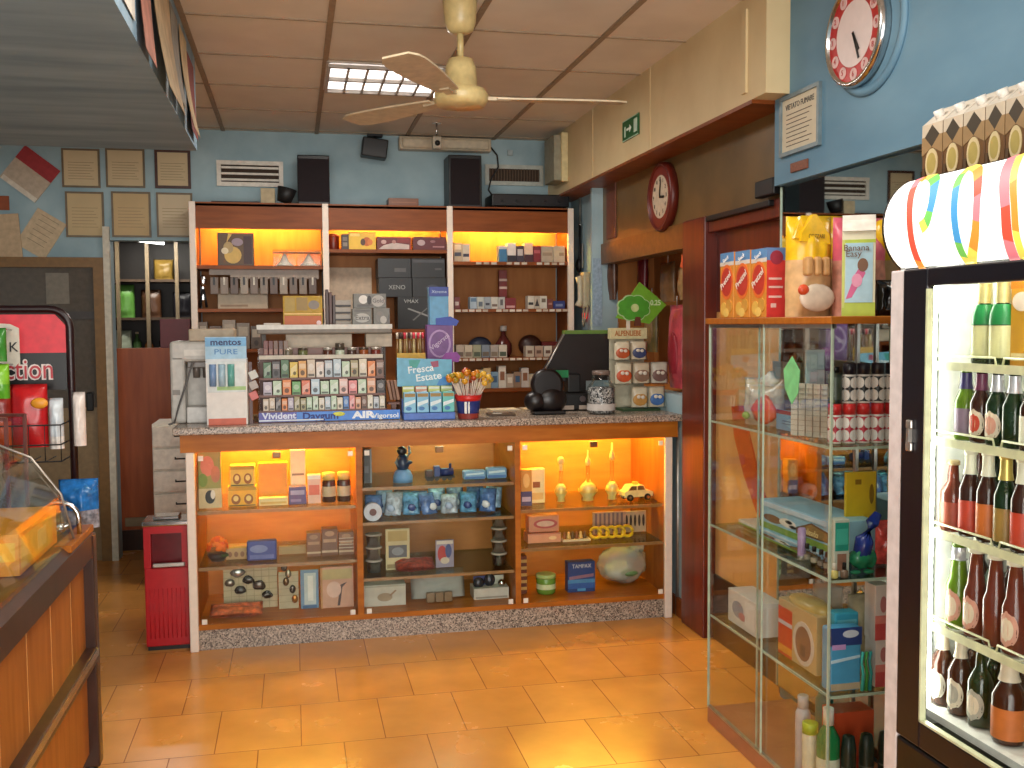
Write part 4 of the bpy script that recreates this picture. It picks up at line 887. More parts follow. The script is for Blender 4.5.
# ---- mentos stand
o = pcar('mint_display','white cardboard mint display with a blue header and three tubes in its window','display box',207,248,359,CT,4.955,.11,(222,216,208),pr=[('r',.04,.0,.96,.10,(206,96,66)),('r',.0,.94,1,1.0,(206,212,214))],pyb=424)
H0 = max(v.co.z for v in o.data.vertices); W0 = max(v.co.x for v in o.data.vertices)*2
ht = PY(227,337,4.955).z-CT
part('header_card', MB().box(-W0/2,W0/2,-.055,-.047,H0,ht), mat((150,190,214),.4), o)
part('header_band', MB().box(-W0/2,W0/2,-.0565,-.055,ht-.045,ht-.004), mat((96,160,206),.4), o)
text('mentos', .042, o, (0,-.058,ht-.026), (24,38,92), w=W0*.74, bold=.0008)
text('PURE', .036, o, (0,-.058,ht-.072), (70,130,190), w=W0*.56)
part('window', MB().box(-W0/2+.008,W0/2-.008,-.058,-.0555,H0-.16,H0-.012), mat((196,200,196),.3), o)
for k in range(3): part('mint_tube', MB().cyl((-.062+.042*k,-.068,H0-.13),(-.062+.042*k,-.068,H0-.025),.016), mat([(120,150,190),(170,200,216),(100,170,160)][k],.3), o)
part('green_band', MB().box(-W0/2+.05,W0/2-.006,-.0585,-.0555,H0-.15,H0-.132), mat((150,186,110),.4), o)
# three small packets clipped to a strip
o = thing('clip_strip','narrow dark clip strip holding three small packets beside the candy rack','display strip',(PY(252.5,420,5.0).x-.004,5.03,CT))
part('strip', MB().box(-.008,.008,-.068,-.052,0,.30).box(-.008,.008,-.052,.02,0,.012).box(-.012,.012,-.03,.03,0,.008), mat((74,36,30),.4), o)
for k,(z,c) in enumerate(((.13,(196,96,90)),(.18,(170,160,150)),(.23,(196,196,186)))):
    m_ = MB().box(.002,.040,-.076,-.070,-.02,.02,0,.002); m_.rot(Matrix.Rotation(radians(-24),4,'Y')); m_.rot(Matrix.Translation((-.005,0,z))); part('packet', m_, mat(c,.4), o)

# ---- candy rack
RY = 5.0
rx0, rx1 = PY(259,420,RY).x, PY(400,420,RY).x; rw = rx1-rx0; rc = (rx0+rx1)/2
rk = thing('candy_rack','three-tier chewing gum rack with a blue lettered strip on the counter','display rack',(rc,RY,CT))
RKM = mat((104,56,38),.4,name='brown_rack_plastic')
re = rw/2-.066
part('base', MB().box(-rw/2,re,0,.24,0,.018), RKM, rk)
for x in (-rw/2-.006,re): part('side', MB().prism([(0,0),(.247,0),(.247,.36),(.20,.36)],x,x+.006,'x'), CLEAR, rk)
TZ = [.055,.128,.210,.312]; TY = [.012,.068,.124,.182]
for k in range(4): part('tier', MB().box(-rw/2,re,TY[k],TY[k]+.052,TZ[k]-.008,TZ[k]).box(-rw/2,re,TY[k]-.003,TY[k],TZ[k]-.008,TZ[k]+(.012 if k == 3 else .003)), mat((186,172,150),.35) if k == 3 else RKM, rk)
part('back_plate', MB().box(-rw/2,re,.243,.247,.018,.36), RKM, rk)
part('banner', MB().box(-rw/2,rw/2,-.006,0,.004,.05), mat((36,120,210),.35), rk)
m_ = MB().box(-rw/2,-rw/2+.18,-.0072,-.006,.004,.05); part('banner_indigo', m_, mat((60,60,150),.35), rk)
part('banner_white_line', MB().box(-rw/2,-rw*.05,-.0085,-.006,.008,.015), mat((206,214,226),.4), rk)
part('banner_yellow', MB().ball((rw*.06,-.007,.036),(.03,.002,.011)), mat((206,206,60),.4), rk)
text('Vivident', .042, rk, (-rw*.36,-.0085,.033), (214,220,240), w=rw*.24, bold=.0014)
text('Daygum', .046, rk, (-rw*.07,-.0075,.028), (12,40,120), w=rw*.25, bold=.0014)
text('AIR', .046, rk, (rw*.235,-.0075,.028), (236,240,246), w=rw*.17, bold=.0022)
text('Vigorsol', .032, rk, (rw*.395,-.0075,.022), (226,234,240), w=rw*.19, bold=.0008)
TINT = {'dark green':(40,84,44),'black':(36,30,30),'yellow':(206,172,44),'amber':(206,140,50),'beige':(196,176,150),'white and brown':(206,190,176),'steel grey':(160,170,180),'pale blue':(170,190,200),'mint':(170,196,164),'olive':(140,130,84),'cream':(206,196,170),'orange':(214,112,40),'brown':(96,58,40),'lilac':(170,160,176),'green':(84,150,76),'red-orange':(210,96,62),'ice blue':(168,192,206),'pale pink':(214,170,160),'pink':(216,120,120),'apricot':(206,140,100),'blue':(60,110,180)}
def rrow(seq, tier, px0, px1, top, rowname, dd, ph):
    n = len(seq); y = RY+TY[tier]; z = CT+TZ[tier]+.001
    pyb = top+18
    X0 = PY(px0,pyb,y).x; X1 = PY(px1,pyb,y).x
    cnt = {}
    for k,c in enumerate(seq):
        cnt[c] = cnt.get(c,0)+1
        w_ = (X1-X0)/n; h_ = ph*(1+.07*((k*7)%3-1)); col = tuple(int(v*.86+34) for v in TINT[c]); lt = tuple(min(255,int(v*.55+110)) for v in col); dk = tuple(int(v*.5) for v in col)
        art = [[('r',.1,.55,.9,.85,lt),('e',.5,.3,.28,.16,dk)],[('e',.5,.6,.34,.2,lt),('r',.1,.08,.9,.22,dk)],[('p',[(.1,.1),(.9,.5),(.9,.9),(.1,.6)],lt),('e',.6,.3,.2,.12,dk)]][(k+tier)%3]
        carton('gum_pack','%s gum pack, %s along the %s row of the candy rack' % (c,ORD[k],rowname),'chewing gum',X0+w_*(k+.5),y+.004+dd/2,z,w_*.88,dd,h_,col,pr=art,group='gum packs in the candy rack',bev=.001)
rrow(['dark green','black','dark green','yellow','amber','beige','white and brown','steel grey','pale blue','mint','olive','cream','orange','brown'],2,263,384.5,362,'upper',.04,.084)
rrow(['lilac','mint','orange','green','red-orange','ice blue','mint','mint','pale pink','pink','mint','apricot','black'],1,263,385.5,381,'middle',.04,.070)
rrow(['beige','beige','black','orange','lilac','olive','olive','mint','mint','cream','pale blue','mint','cream','blue','pink','apricot','brown','cream','steel grey','cream'],0,263,385.5,399,'bottom',.04,.062)
for k in range(5):
    p = PY(266+5*k,356,RY+.2); carton('cigarillo_pack','slim %s upright pack, %s from the left on the top of the candy rack' % (['dark red','maroon','brown','dark brown','grey-brown'][k],ORD[k]),'pack',p.x,RY+.208,CT+TZ[3]+.001,.022,.03,.085,[(110,50,44),(96,40,36),(104,74,56),(76,44,36),(120,96,80)][k],pr=[('r',.15,.2,.85,.5,(150,110,96))])
for k,(px,c,l) in enumerate(((288,(110,100,84),'grey'),(303,(104,110,70),'olive green'),(328,(86,44,30),'dark brown'),(340,(190,200,180),'frosted pale green'),(352,(74,50,44),'black-brown'),(364,(150,80,40),'amber'),(376,(120,50,40),'red-brown'))):
    p = PY(px,357,RY+.2); o = bottle('sweet_jar','%s lidded sweet tin on the top tier of the candy rack' % l,'tin',p.x,RY+.2095,CT+TZ[3]+.001,[(.022,0),(.0235,.004),(.0235,.034),(.022,.038)],mat(c,.25),(.024,.034,.047 if k != 3 else .07),mat((176,170,160) if k%2 == 0 else (90,80,70),.2,.4))
# ---- tic-tac style yellow sachets above, upright purple and blue pole cards
bx = PY(411,350,5.31).x-.004
o = thing('vial_box','yellow-fronted open carton packed with small capped vials, behind the gum stand','display box',(bx,5.315,CT))
part('box', MB().box(-.075,.075,-.05,.05,0,.265,0,.004), mat((120,76,44),.5), o)
part('yellow_front', MB().box(-.075,.075,-.054,-.0505,.19,.325), mat((214,170,46),.4), o)
for k in range(4): part('vial_print', MB().ball((-.054+.036*k,-.055,.26),(.015,.003,.03),10,6), mat([(190,120,30),(236,206,110)][k%2],.4), o)
for k in range(12):
    vx = -.066+.012*k; vy = -.02 if k%2 else .015
    v = part('vial', MB().lathe([(.0085,.266),(.0085,.36),(.006,.385),(.006,.40)],c=(vx,vy,0),n=10), mat([(150,110,60),(196,176,120),(120,80,50)][k%3],.15), o)
    part('vial_cap', MB().cyl((vx,vy,.40),(vx,vy,.432),.0075,8), mat([(206,190,170),(60,44,40),(90,70,60),(206,60,76)][k%4 if k < 6 else (3 if k%2 else 0)],.3), o)
px_ = PY(437,368,5.30).x+.016
o = thing('pole_display','tall two-tone blue and purple cardboard display column on the counter','display',(px_,5.34,CT))
za = PY(437,325,5.30).z-CT; zt_ = PY(437,287,5.30).z-CT
part('purple_panel', MB().box(-.068,.072,-.04,.04,0,za,0,.003), mat((112,66,132),.4), o)
part('blue_panel', MB().box(-.052,.05,-.038,.04,za,zt_,0,.003), mat((96,160,200),.4), o)
part('blue_top_band', MB().box(-.053,.051,-.040,-.036,zt_-.05,zt_,0,.001), mat((44,66,150),.4), o)
part('blue_flag', MB().prism([(-.02,za-.0),(.09,za-.005),(.105,za+.02),(.06,za+.045),(-.02,za+.035)],-.045,-.04,'y'), mat((40,70,170),.4), o)
m_ = MB()
for k in range(20):
    a = 2*pi*k/20; b_ = 2*pi*(k+1)/20; m_.prism([(.06*cos(a),.075*sin(a)),(.06*cos(b_),.075*sin(b_)),(.05*cos(b_),.065*sin(b_)),(.05*cos(a),.065*sin(a))],-.0422,-.04,'y')
q = part('swirl_ring', m_, mat((170,136,184),.4), o); q.location = (0,0,za-.10)
text('Vigorsol', .034, o, (.0,-.043,za-.09), (214,196,220), w=.12, ry=38)
text('Xtreme', .022, o, (0,-.0415,zt_-.026), (196,214,236), w=.08)
part('purple_flag', MB().prism([(.0,za-.19),(.10,za-.20),(.11,za-.17),(.09,za-.145),(.03,za-.15)],-.046,-.04,'y'), mat((140,50,150),.4), o)
# ---- Fresca Estate gum stand
fx0, fx1 = PY(403,419,4.94).x+.004, PY(453,419,4.94).x+.012; fwd = fx1-fx0; fc = (fx0+fx1)/2
o = thing('gum_stand','turquoise and blue counter stand of gum boxes with a slanted header','display stand',(fc,4.94,CT))
part('tray', MB().box(-fwd/2,fwd/2,0,.12,0,.035,0,.003).box(-fwd/2,fwd/2,.06,.12,.035,.10), mat((70,110,190),.4), o)
hz0 = PY(424,384,5.04).z-CT; hz1 = PY(424,360,5.04).z-CT
part('header_card', MB().prism([(-fwd/2-.02,hz0-.01),(fwd/2-.0,hz0-.03),(fwd/2,hz1),(-fwd/2-.02,hz1+.012)],.10,.108,'y'), mat((96,166,196),.4), o)
part('header_post', MB().box(-fwd/2+.01,fwd/2-.01,.109,.12,.10,hz1-.01), mat((150,110,90),.5), o)
part('header_art', MB().prism([(-.09,hz1-.0),(-.03,hz1),(-.05,hz1-.04),(-.085,hz1-.035)],.0985,.1,'y').prism([(.05,hz0-.01),(.12,hz0-.015),(.115,hz0+.04),(.07,hz0+.03)],.0985,.1,'y',1).prism([(.02,hz1-.01),(.06,hz1-.005),(.062,hz1-.035),(.03,hz1-.04)],.0985,.1,'y',2), [mat((50,150,140),.4),mat((50,130,200),.4),mat((150,60,90),.4)], o)
text('Fresca', .05, o, (-.03,.0975,(hz0+hz1)/2+.014), (226,236,238), w=.13, bold=.0008, ry=6)
text('Estate', .05, o, (.01,.0975,(hz0+hz1)/2-.026), (226,236,238), w=.13, bold=.0008, ry=6)
for r_,(yy,zz,cs,hh) in enumerate(((.062,.101,[(190,190,90),(206,140,110),(196,200,110),(170,186,110)],.062),(.006,.036,[(130,190,216),(126,184,214),(122,182,210),(96,186,180)],.10))):
    for k in range(4):
        w_ = fwd/4-.006
        carton('gum_box','%s gum box, %s along the %s row of the blue gum stand' % ((['lime','coral','pale lime','olive'],['sky blue','light blue','pale blue','sea green'])[r_][k],ORD[k],['back','front'][r_]),'gum box',fc-fwd/2+fwd/4*(k+.5),4.94+yy+(.018 if r_ == 0 else .024),CT+zz+.001,w_,.030 if r_ == 0 else .046,hh,cs[k],pr=[('r',.05,.78,.95,.95,(150,120,60) if r_ else (220,220,200)),('p',[(.05,.3),(.95,.5),(.95,.65),(.05,.5)],(220,236,240)),('e',.4,.2,.25,.1,(60,120,180) if r_ else (120,150,110))],group='gum boxes in the blue stand')
m_ = thing('wafer_rack','slanted brown rack of thin wafers between the candy rack and gum stand','rack',(rc+rw/2-.022,5.09,CT))
part('stem', MB().box(-.012,.012,-.012,.012,0,.08).box(-.026,.026,-.03,.03,0,.008), RKM, m_)
for k in range(3):
    q = MB().box(-.0075,.0075,-.02,.02,-.04,.06,0,.002); q.rot(Matrix.Rotation(radians(-10),4,'Y')); q.rot(Matrix.Translation((-.019+.018*k,-.005,.133))); part('wafer', q, mat([(140,100,76),(120,82,62),(150,110,86),(128,88,68)][k],.5), m_)
part('tray', MB().box(-.030,.028,-.03,.03,.072,.082), RKM, m_)
# ---- lollipop tub
lx = PY(466,418,5.0).x
o = thing('lollipop_tub','red and blue tub fanned full of yellow lollipops','lollipop tub',(lx+.006,4.965,CT))
part('tub', MB().lathe([(.05,0),(.062,.09),(.058,.09),(.047,.004)],n=22), mat((44,56,120),.35), o)
part('red_base_band', MB().lathe([(.0515,.001),(.0555,.028)],n=22,cap0=False,cap1=False), mat((150,60,50),.4), o)
part('red_collar', MB().lathe([(.060,.085),(.072,.12),(.066,.12),(.056,.088)],n=22), mat((200,40,36),.35), o)
part('silver_stripe', MB().box(-.03,-.018,-.064,-.052,.03,.088).box(-.012,-.004,-.066,-.054,.03,.088), ALU, o)
rr = random.Random(3)
for k in range(42):
    a = rr.uniform(0,2*pi); t = rr.uniform(.25,1); tip = (cos(a)*.125*t, sin(a)*.055*t-.01, .188+.06*(1-t)+rr.uniform(-.012,.014))
    l_ = part('lollipop', MB().tube([(cos(a)*.03*t,sin(a)*.03*t,.06),(tip[0]*.92,tip[1]*.92,tip[2])],.0025,6), mat((220,206,190),.5), o)
    part('wrapped_head', MB().ball(tip,(.0165,.013,.015),8,5), mat([(206,150,36),(196,120,30),(214,170,60),(170,70,30),(150,130,40)][k%5],.3), l_)
# ---- small white pack and coin tray, papers
carton('white_carton','white carton with grey stripes behind the purple display column','box',PY(457,385,5.36).x,5.40,CT,.06,.05,.16,(196,192,186),pr=[('r',.2,.4,.35,.9,(120,116,116)),('r',.5,.3,.65,.85,(140,134,130))])
o = thing('coin_tray','shallow brown change tray with a folded note beside the lollipops','tray',(PY(500,415,5.1).x,5.08,CT))
part('tray', MB().box(-.07,.07,-.05,.05,0,.012,0,.004), mat((84,66,50),.3), o); part('coin', MB().cyl((-.02,0,.012),(-.02,0,.015),.012), CHROME, o); part('note', MB().box(-.05,.0,-.035,-.015,.012,.014), PAPERW, o)
for k,(px,py,w_,a) in enumerate(((497,407,.16,4),(530,404,.13,-8),(514,401,.16,2))):
    p = PZ(px,py,CT); p.y = min(p.y,5.43); solid('loose_paper',['white sheet of paper nearest the change tray','white sheet of paper lying askew beside the till','folded pale sheet furthest back on the counter by the till'][k],'paper',MB().box(-w_/2,w_/2,-.07,.07,0,.003),mat([(196,184,164),(206,196,178),(180,160,134)][k],.7),(p.x,p.y,CT+[0,.0,0][k]),radians(a))
# ---- till: monitor seen from behind, on its base
tx = PY(577,415,5.26).x
o = thing('cash_register','black till with a tilted screen seen from behind','cash register',(tx,5.32,CT))
part('base', MB().box(-.14,.10,-.10,.14,0,.10,0,.012), BLACK, o)
a_ = PY(541,375,5.28).x-tx; b_ = PY(565,333,5.28).x-tx; c_ = PY(612,333,5.28).x-tx; zt_ = PY(585,334,5.28).z-CT
part('screen_housing', MB().prism([(a_-.01,.16),(c_-.005,.16),(c_,zt_),(b_,zt_)],-.04,.03,'y'), mat((26,18,18),.35,name='till_black'), o)
part('screen_rim', MB().tube([(a_-.014,-.042,.16),(b_-.004,-.042,zt_)],.005), ALU, o)
part('green_strip', MB().box(b_+.0,c_,-.03,.02,zt_,zt_+.02), mat((96,130,50),.4), o)
part('neck', MB().box(-.05,.06,-.03,.03,.09,.18).box(-.06,.01,-.098,-.03,.10,.20,0,.006), BLACK, o)
part('drawer_front', MB().box(-.135,-.03,-.106,-.10,.008,.03).box(.0,.09,-.106,-.10,.008,.03), mat((176,160,146),.4), o)
part('round_badge', MB().cyl((.02,-.109,.065),(.02,-.10,.065),.016), mat((90,80,80),.3), o)
q = part('green_label', MB().box(-.035,.035,-.004,0,-.02,.02), mat((10,120,66),.4), o); pl_ = PY(562,374,5.22); q.location = (pl_.x-tx,-.10,pl_.z-CT)
o2 = thing('card_terminal','round black bulky card terminal on a foot in front of the till','card terminal',(PY(546,412,5.1).x,5.08,CT))
part('round_body', MB().lathe([(.07,-.03),(.085,-.02),(.085,.02),(.07,.03)],n=28).rot(Matrix.Rotation(radians(90),4,'X')), mat((20,14,15),.35), o2).location = (0,0,.155)
part('side_body', MB().ball((-.06,0,.07),(.065,.05,.055)).ball((.02,0,.075),(.09,.05,.075)), mat((20,14,15),.35), o2)
part('foot', MB().box(-.08,.09,-.05,.05,0,.02,0,.006), BLACK, o2)
# ---- clear tub of black and white sweets
o = thing('sweets_tub','clear plastic tub of black and white liquorice sweets beside the till','tub',(PY(604,414,5.0).x-.006,5.03,CT))
part('jar', MB().lathe([(.070,0),(.074,.01),(.074,.14),(.05,.17),(.046,.21)],n=24,cap1=False), CLEAR, o)
part('sweets', MB().lathe([(.067,.006),(.069,.135),(.05,.14)],n=24), mix2('liquorice_mix',(46,44,46),(206,202,198),(1,1,1),120,1,.3,.7,.5,kind='voronoi'), o)
part('label_band', MB().lathe([(.0748,.02),(.0748,.055)],n=24,cap0=False,cap1=False), mat((196,190,184),.5), o)
part('lid', MB().lathe([(.048,.205),(.048,.225),(.03,.228)],n=24), mat((120,104,96),.3), o)
# ---- snack bag stand with the green tree board
sx = PY(640,408,5.0).x
o = thing('sachet_stand','white three-tier counter stand with a green tree-shaped price board','display stand',(sx+.012,5.20,CT))
sx += .012
zt0 = PY(640,328,5.18).z-CT
part('back_card', MB().box(-.10,.10,.05,.058,0.0,zt0,0,.001), mat((190,184,160),.5), o)
part('base', MB().box(-.07,.14,-.10,.06,0,.012), mat((40,70,40),.5), o)
part('title_card', MB().box(-.11,.10,.0,.05,zt0-.06,zt0,0,.002), mat((206,196,150),.5), o)
text('ALPENLIEBE', .04, o, (-.01,-.0015,zt0-.03), (176,100,36), w=.15, bold=.001)
def Q(px, py): p = PY(px,py,5.18); return (p.x-sx, p.z-CT)
part('green_diamond', MB().prism([Q(616,318),Q(640,282),Q(667,305),Q(650,324)],-.012,-.006,'y'), mat((110,166,44),.4), o)
ctr_ = Q(636,308); tree = []
for k in range(40):
    a = 2*pi*k/40; r_ = .078+.010*abs(sin(a*4)); tree.append((ctr_[0]+r_*1.05*cos(a)-.012, ctr_[1]+r_*.78*sin(a)))
part('tree_outline', MB().prism([(ctr_[0]-.012+(x-ctr_[0]+.012)*1.08, ctr_[1]+(z-ctr_[1])*1.08) for x,z in tree],-.018,-.013,'y'), mat((176,206,150),.4), o)
part('tree_crown', MB().prism(tree,-.024,-.018,'y'), mat((74,150,40),.4), o)
part('tree_trunk', MB().prism([Q(634,326),Q(641,326),Q(640,317),Q(635,317)],-.027,-.02,'y'), mat((96,44,24),.5), o)
part('flower', MB().cyl((ctr_[0]-.008,-.028,ctr_[1]),(ctr_[0]-.008,-.024,ctr_[1]),.022), mat((190,206,140),.4), o)
part('board_post', MB().box(-.02,.0,-.005,.0,zt0-.01,zt0+.05), PAPERW, o)
q_ = Q(656,303); text('0.25', .04, o, (q_[0],-.0135,q_[1]), (206,226,180), w=.06, bold=.001)
for r_,(px0,px1,pyb,pyt) in enumerate(((614,647,360,342),(614.5,668,384,363),(631,665,407.5,387))):
    yy = 5.145-.012*r_; a = PY(px0,pyb,yy); b = PY(px1,pyb,yy); z = a.z-CT; hs = PY(px0,pyt,yy).z-a.z
    x0 = a.x-sx; x1 = b.x-sx
    part('tier', MB().box(x0,x1,yy-5.20-.018,.05,max(.0135,z-.003),max(.018,z)), CLEAR, o)
    n = 2 if r_ != 1 else 3
    for k in range(n):
        w_ = (x1-x0)/n
        bg = bag('sachet','cream sachet with %s picture, %s along the %s tier of the green-topped stand' % ([['orange','penguin'],['orange','grey'],['brown','blue']][r_][min(k,1)] if k < 2 else 'dark',ORD[k],['top','middle','bottom'][r_]),'sachet',sx+x0+w_*(k+.5),yy,CT+max(.018,z)+.0015,w_*.97,hs,.028,mat([(206,196,170),(200,186,160),(196,190,176)][k],.35),group='sachets on the white stand',seed=k+r_*3,wr=.1,nx=8,nz=8)
        part('picture', MB().ball((0,-.0125,hs*.36),(w_*.44,.004,hs*.30),12,6), mat([[(186,86,44),(60,70,110)],[(200,84,44),(140,110,90),(120,90,84)],[(190,140,70),(70,110,170)]][r_][k],.4), bg)
        part('face_spot', MB().ball((-w_*.1,-.0165,hs*.5),(w_*.12,.002,hs*.09),8,5).ball((w_*.14,-.0165,hs*.48),(w_*.12,.002,hs*.09),8,5), mat((226,216,200),.4), bg)

# ================================================================== PHONE AND RIGHT CORNER
p = PX(583,290,1.93)
o = thing('wall_phone','cream wall telephone with coiled cord by the blue pillar','telephone',(1.97,p.y,p.z-.12),radians(-90))
part('cradle', MB().box(-.045,.045,-.05,0,.0,.24,0,.01), mat((176,164,140),.4), o); part('handset', MB().tube([(-.0,-.075,.01),(-.0,-.06,.05),(-.0,-.06,.16),(-.0,-.075,.21)],[.026,.018,.018,.026],10), mat((196,186,164),.4), o)
part('cord', MB().tube([(.02,-.04,.0),(.03,-.05,-.10),(.05,-.05,-.13),(.06,-.04,-.06),(.05,-.02,.02)],.007), mat((150,140,120),.5), o)
part('red_lamp', MB().box(-.06,-.01,-.03,-.01,-.075,-.035,0,.004), glow('red_phone_lamp',(236,40,44),.9), o)
o = thing('hanging_tools','bundle of dark tools hanging on the wall above the telephone','tools',(1.97,PX(580,235,1.95).y,2.05),radians(-90))
part('hook', MB().cyl((0,-.03,.18),(0,0,.18),.006), CHROME, o)
part('dark_ladle', MB().tube([(0,-.02,.18),(-.01,-.02,0),(0,-.03,-.08)],.007).ball((0,-.03,-.10),(.035,.02,.05)), BLACKM, o)
part('blade', MB().box(.02,.05,-.02,-.012,-.12,.05), ALU, o)
part('cable', MB().tube([(-.03,-.012,.55),(-.02,-.012,.3),(-.04,-.012,.1)],.008), mat((90,90,84),.5), o)
# paper strip on the blue pillar
o = solid('paper_strip','pale handwritten strip of paper on the narrow blue pillar','notice',MB().box(-.03,.03,-.002,0,-.22,.22),mat((150,172,190),.7,var=.2,scale=50),(1.932,6.239,1.75))
# hatch goods
def hang(lab, px, py0, py1, w_, c, x=2.14, sd=0, c2=None):
    t = PX(px,py0,x); b_ = PX(px,py1,x); h_ = t.z-b_.z
    o = solid('hanging_bag', lab, 'bag', MB().pouch(w_,h_,.06,seed=sd,wr=.35,nx=10,nz=14), mat(c,.3,var=.3,scale=18), (x,t.y,b_.z), radians(-90))
    part('hook', MB().tube([(0,0,h_-.01),(0,0,h_+.03),(0,.0,h_+.05)],.004), ALU, o)
    if c2: part('inner_goods', MB().ball((0,-.02,h_*.4),(w_*.36,.02,h_*.3),12,8,0,.2), mat(c2,.4), o)
    return o
hang('big pink and red net bag hanging in the hatch nearest the door post',677,305,388,.20,(186,74,84),2.06,2,(160,40,56))
hang('brown bag of rope goods hanging high in the hatch',668,262,302,.24,(122,88,54),2.2,3)
hang('dark red bag hanging in the hatch next to the brown one',643,246,300,.12,(112,30,38),2.2,4)
hang('grey-beige long bag hanging at the far end of the hatch',622,262,330,.22,(126,110,92),2.16,5)
hang('brown leather pouch hanging on the far jamb of the hatch',612,232,300,.14,(88,58,42),2.03,6)
hang('pale sack hanging below the brown pouch at the far jamb',618,330,385,.16,(146,132,108),2.03,8)
hang('olive net bag hanging in the middle of the hatch, lower than the dark red bag',652,296,352,.20,(104,92,58),2.22,11,(130,104,70))
hang('tan sack hanging behind the green board in the hatch',634,268,340,.22,(140,112,78),2.26,12)
hang('straw-coloured bundle hanging at the near end of the hatch, above the pink bag',684,262,300,.10,(166,130,84),2.12,13)
o = solid('orange_star','small orange paper star on the door post','decoration',MB().prism([( (.055 if k%2 else .03)*cos(pi/2+2*pi*k/10), (.055 if k%2 else .03)*sin(pi/2+2*pi*k/10)) for k in range(10)],-.01,0,'x'),mat((226,96,50),.5),(1.952,PX(685,263,1.95).y,PX(685,263,1.95).z))
o = solid('wall_strip','reddish board leaning in the corner under the duct','board',MB().box(-.01,0,-.09,.09,0,.36,0,.003),mat((112,60,40),.5),(1.97,6.05,2.08))
solid('steel_tube','grey steel tube standing beside the counter end against the blue wall','tube',MB().cyl((0,0,0),(0,0,1.0),.012),ALU,(1.966,4.925,0))
# ================================================================== IN THE COUNTER BAYS
GY = 5.02                                   # goods stand a little behind the glass
s1, s2, s0 = .665, .395, .125
# left bay, top shelf
o = pcar('picture_card','tall picture card with green and pink print on the top shelf of the left bay','card',199,222,452,s1,GY,.03,(150,150,80),pr=[('r',0,.0,1,.35,(206,190,150)),('e',.4,.75,.3,.18,(206,130,110)),('e',.75,.6,.2,.15,(190,120,90)),('e',.2,.5,.2,.12,(110,140,60)),('e',.5,.2,.22,.12,(36,34,36)),('e',.62,.24,.1,.08,(226,220,210))])
for k,(a,t,lab) in enumerate(((487,487,'yellow box with two round pictures, lower of two stacked in the left bay'),(466,466,'yellow box with two round pictures, upper of two stacked in the left bay'))):
    z = s1 if k == 0 else PY(242,487,GY).z+.0012
    pcar('yellow_box',lab,'box',228-(-2 if k else 0),257-(2 if k else 0),t,z,GY,.09,(236,176,40) if k==0 else (226,186,70),pr=[('r',.0,.82,1,1,(196,150,30)),('e',.28,.38,.16,.26,(150,90,30)),('e',.72,.38,.16,.26,(150,90,30)),('e',.28,.42,.09,.14,(236,206,120)),('e',.72,.42,.09,.14,(236,206,120)),('r',.05,.04,.95,.1,(96,84,30))])
pcar('yellow_panel_box','plain tall golden box between the yellow boxes and the white card','box',259,288,463,s1,GY+.12,.06,(206,150,30))
pcar('long_packet','low cream packet lying in front of the golden box','packet',259,288,498,s1,GY,.05,(226,206,150),pr=[('r',.05,.2,.95,.5,(206,170,90))])
pcar('white_card','tall white card standing at the back of the left bay','card',291,306,450,s1,GY+.1,.02,(236,228,200),pr=[('r',.1,.5,.9,.54,(150,140,120)),('e',.5,.2,.2,.06,(206,160,60))])
pcar('purple_box','purple box with pale lettering in front of the white card','box',289,306.5,487,s1,GY,.06,(92,74,130),pr=[('r',.1,.55,.9,.8,(170,160,196)),('r',.1,.15,.7,.3,(140,120,170))])
pcar('pink_pack','pink and white pack next to the purple box','pack',308,321,475,s1,GY,.05,(226,186,170),pr=[('r',.1,.3,.9,.65,(216,110,90)),('r',0,.85,1,1,(240,232,220))])
for k,(px,l) in enumerate(((329,'jar of dark sweets with a yellow lid, beside the pink pack'),(344,'jar of dark sweets with a yellow lid, against the divider'))):
    p = PY(px,500,GY+.04); bottle('spice_jar',l,'jar',p.x,GY+.04,s1,[(.030,0),(.034,.006),(.034,.10),(.028,.115)],mat((66,36,26),.15),(.033,.112,.148),mat((226,196,110),.35),(.0348,.03,.08),mat((196,180,150),.4))
# left bay, middle shelf
fp_ = PY(217,558,GY)
o = thing('silk_flower','bright orange artificial flower in a low pot on the middle shelf of the left bay','artificial flower',(fp_.x,GY+.05,s2))
part('pot', MB().lathe([(.03,0),(.045,.02),(.05,.035),(.02,.038)],n=16), mat((60,40,30),.5), o)
rr = random.Random(5)
for k in range(44):
    a = rr.uniform(0,2*pi); e_ = rr.uniform(-.1,1.4); r_ = .055; c_ = Vector((cos(a)*cos(e_)*r_*.9, sin(a)*cos(e_)*r_, .065+sin(e_)*r_*.75))
    q = MB().ball((0,0,0),(.020,.004,.012),8,4); q.rot(Matrix.Rotation(rr.uniform(-.8,.8),4,'Y')); q.rot(Matrix.Rotation(a+pi/2,4,'Z')); q.rot(Matrix.Translation(c_))
    part('petal', q, mat([(240,120,30),(250,146,50),(232,96,24)][k%3],.6), o)
part('leaf', MB().ball((.03,-.03,.03),(.028,.018,.008),8,4), mat((60,80,30),.5), o)
pcar('long_carton','long beige carton printed with brown figures beside the orange flower','box',226,277,546,s2,GY+.05,.08,(196,156,104),pr=[('r',.0,.86,1,1,(222,170,60))]+[('e',.08+.12*k,.4,.04,.22,(140,90,56)) for k in range(8)])
pcar('tissue_pack','soft blue tissue pack lying against the long carton','pack',247,277,541,s2,GY-.01,.05,(70,80,150),pr=[('e',.4,.6,.3,.2,(130,140,190)),('r',.1,.1,.9,.3,(110,116,176))],bev=.012)
pcar('grey_card','plain grey-green card lying at the back of the middle shelf, left bay','card',279,306,546,s2,GY+.1,.02,(168,140,96))
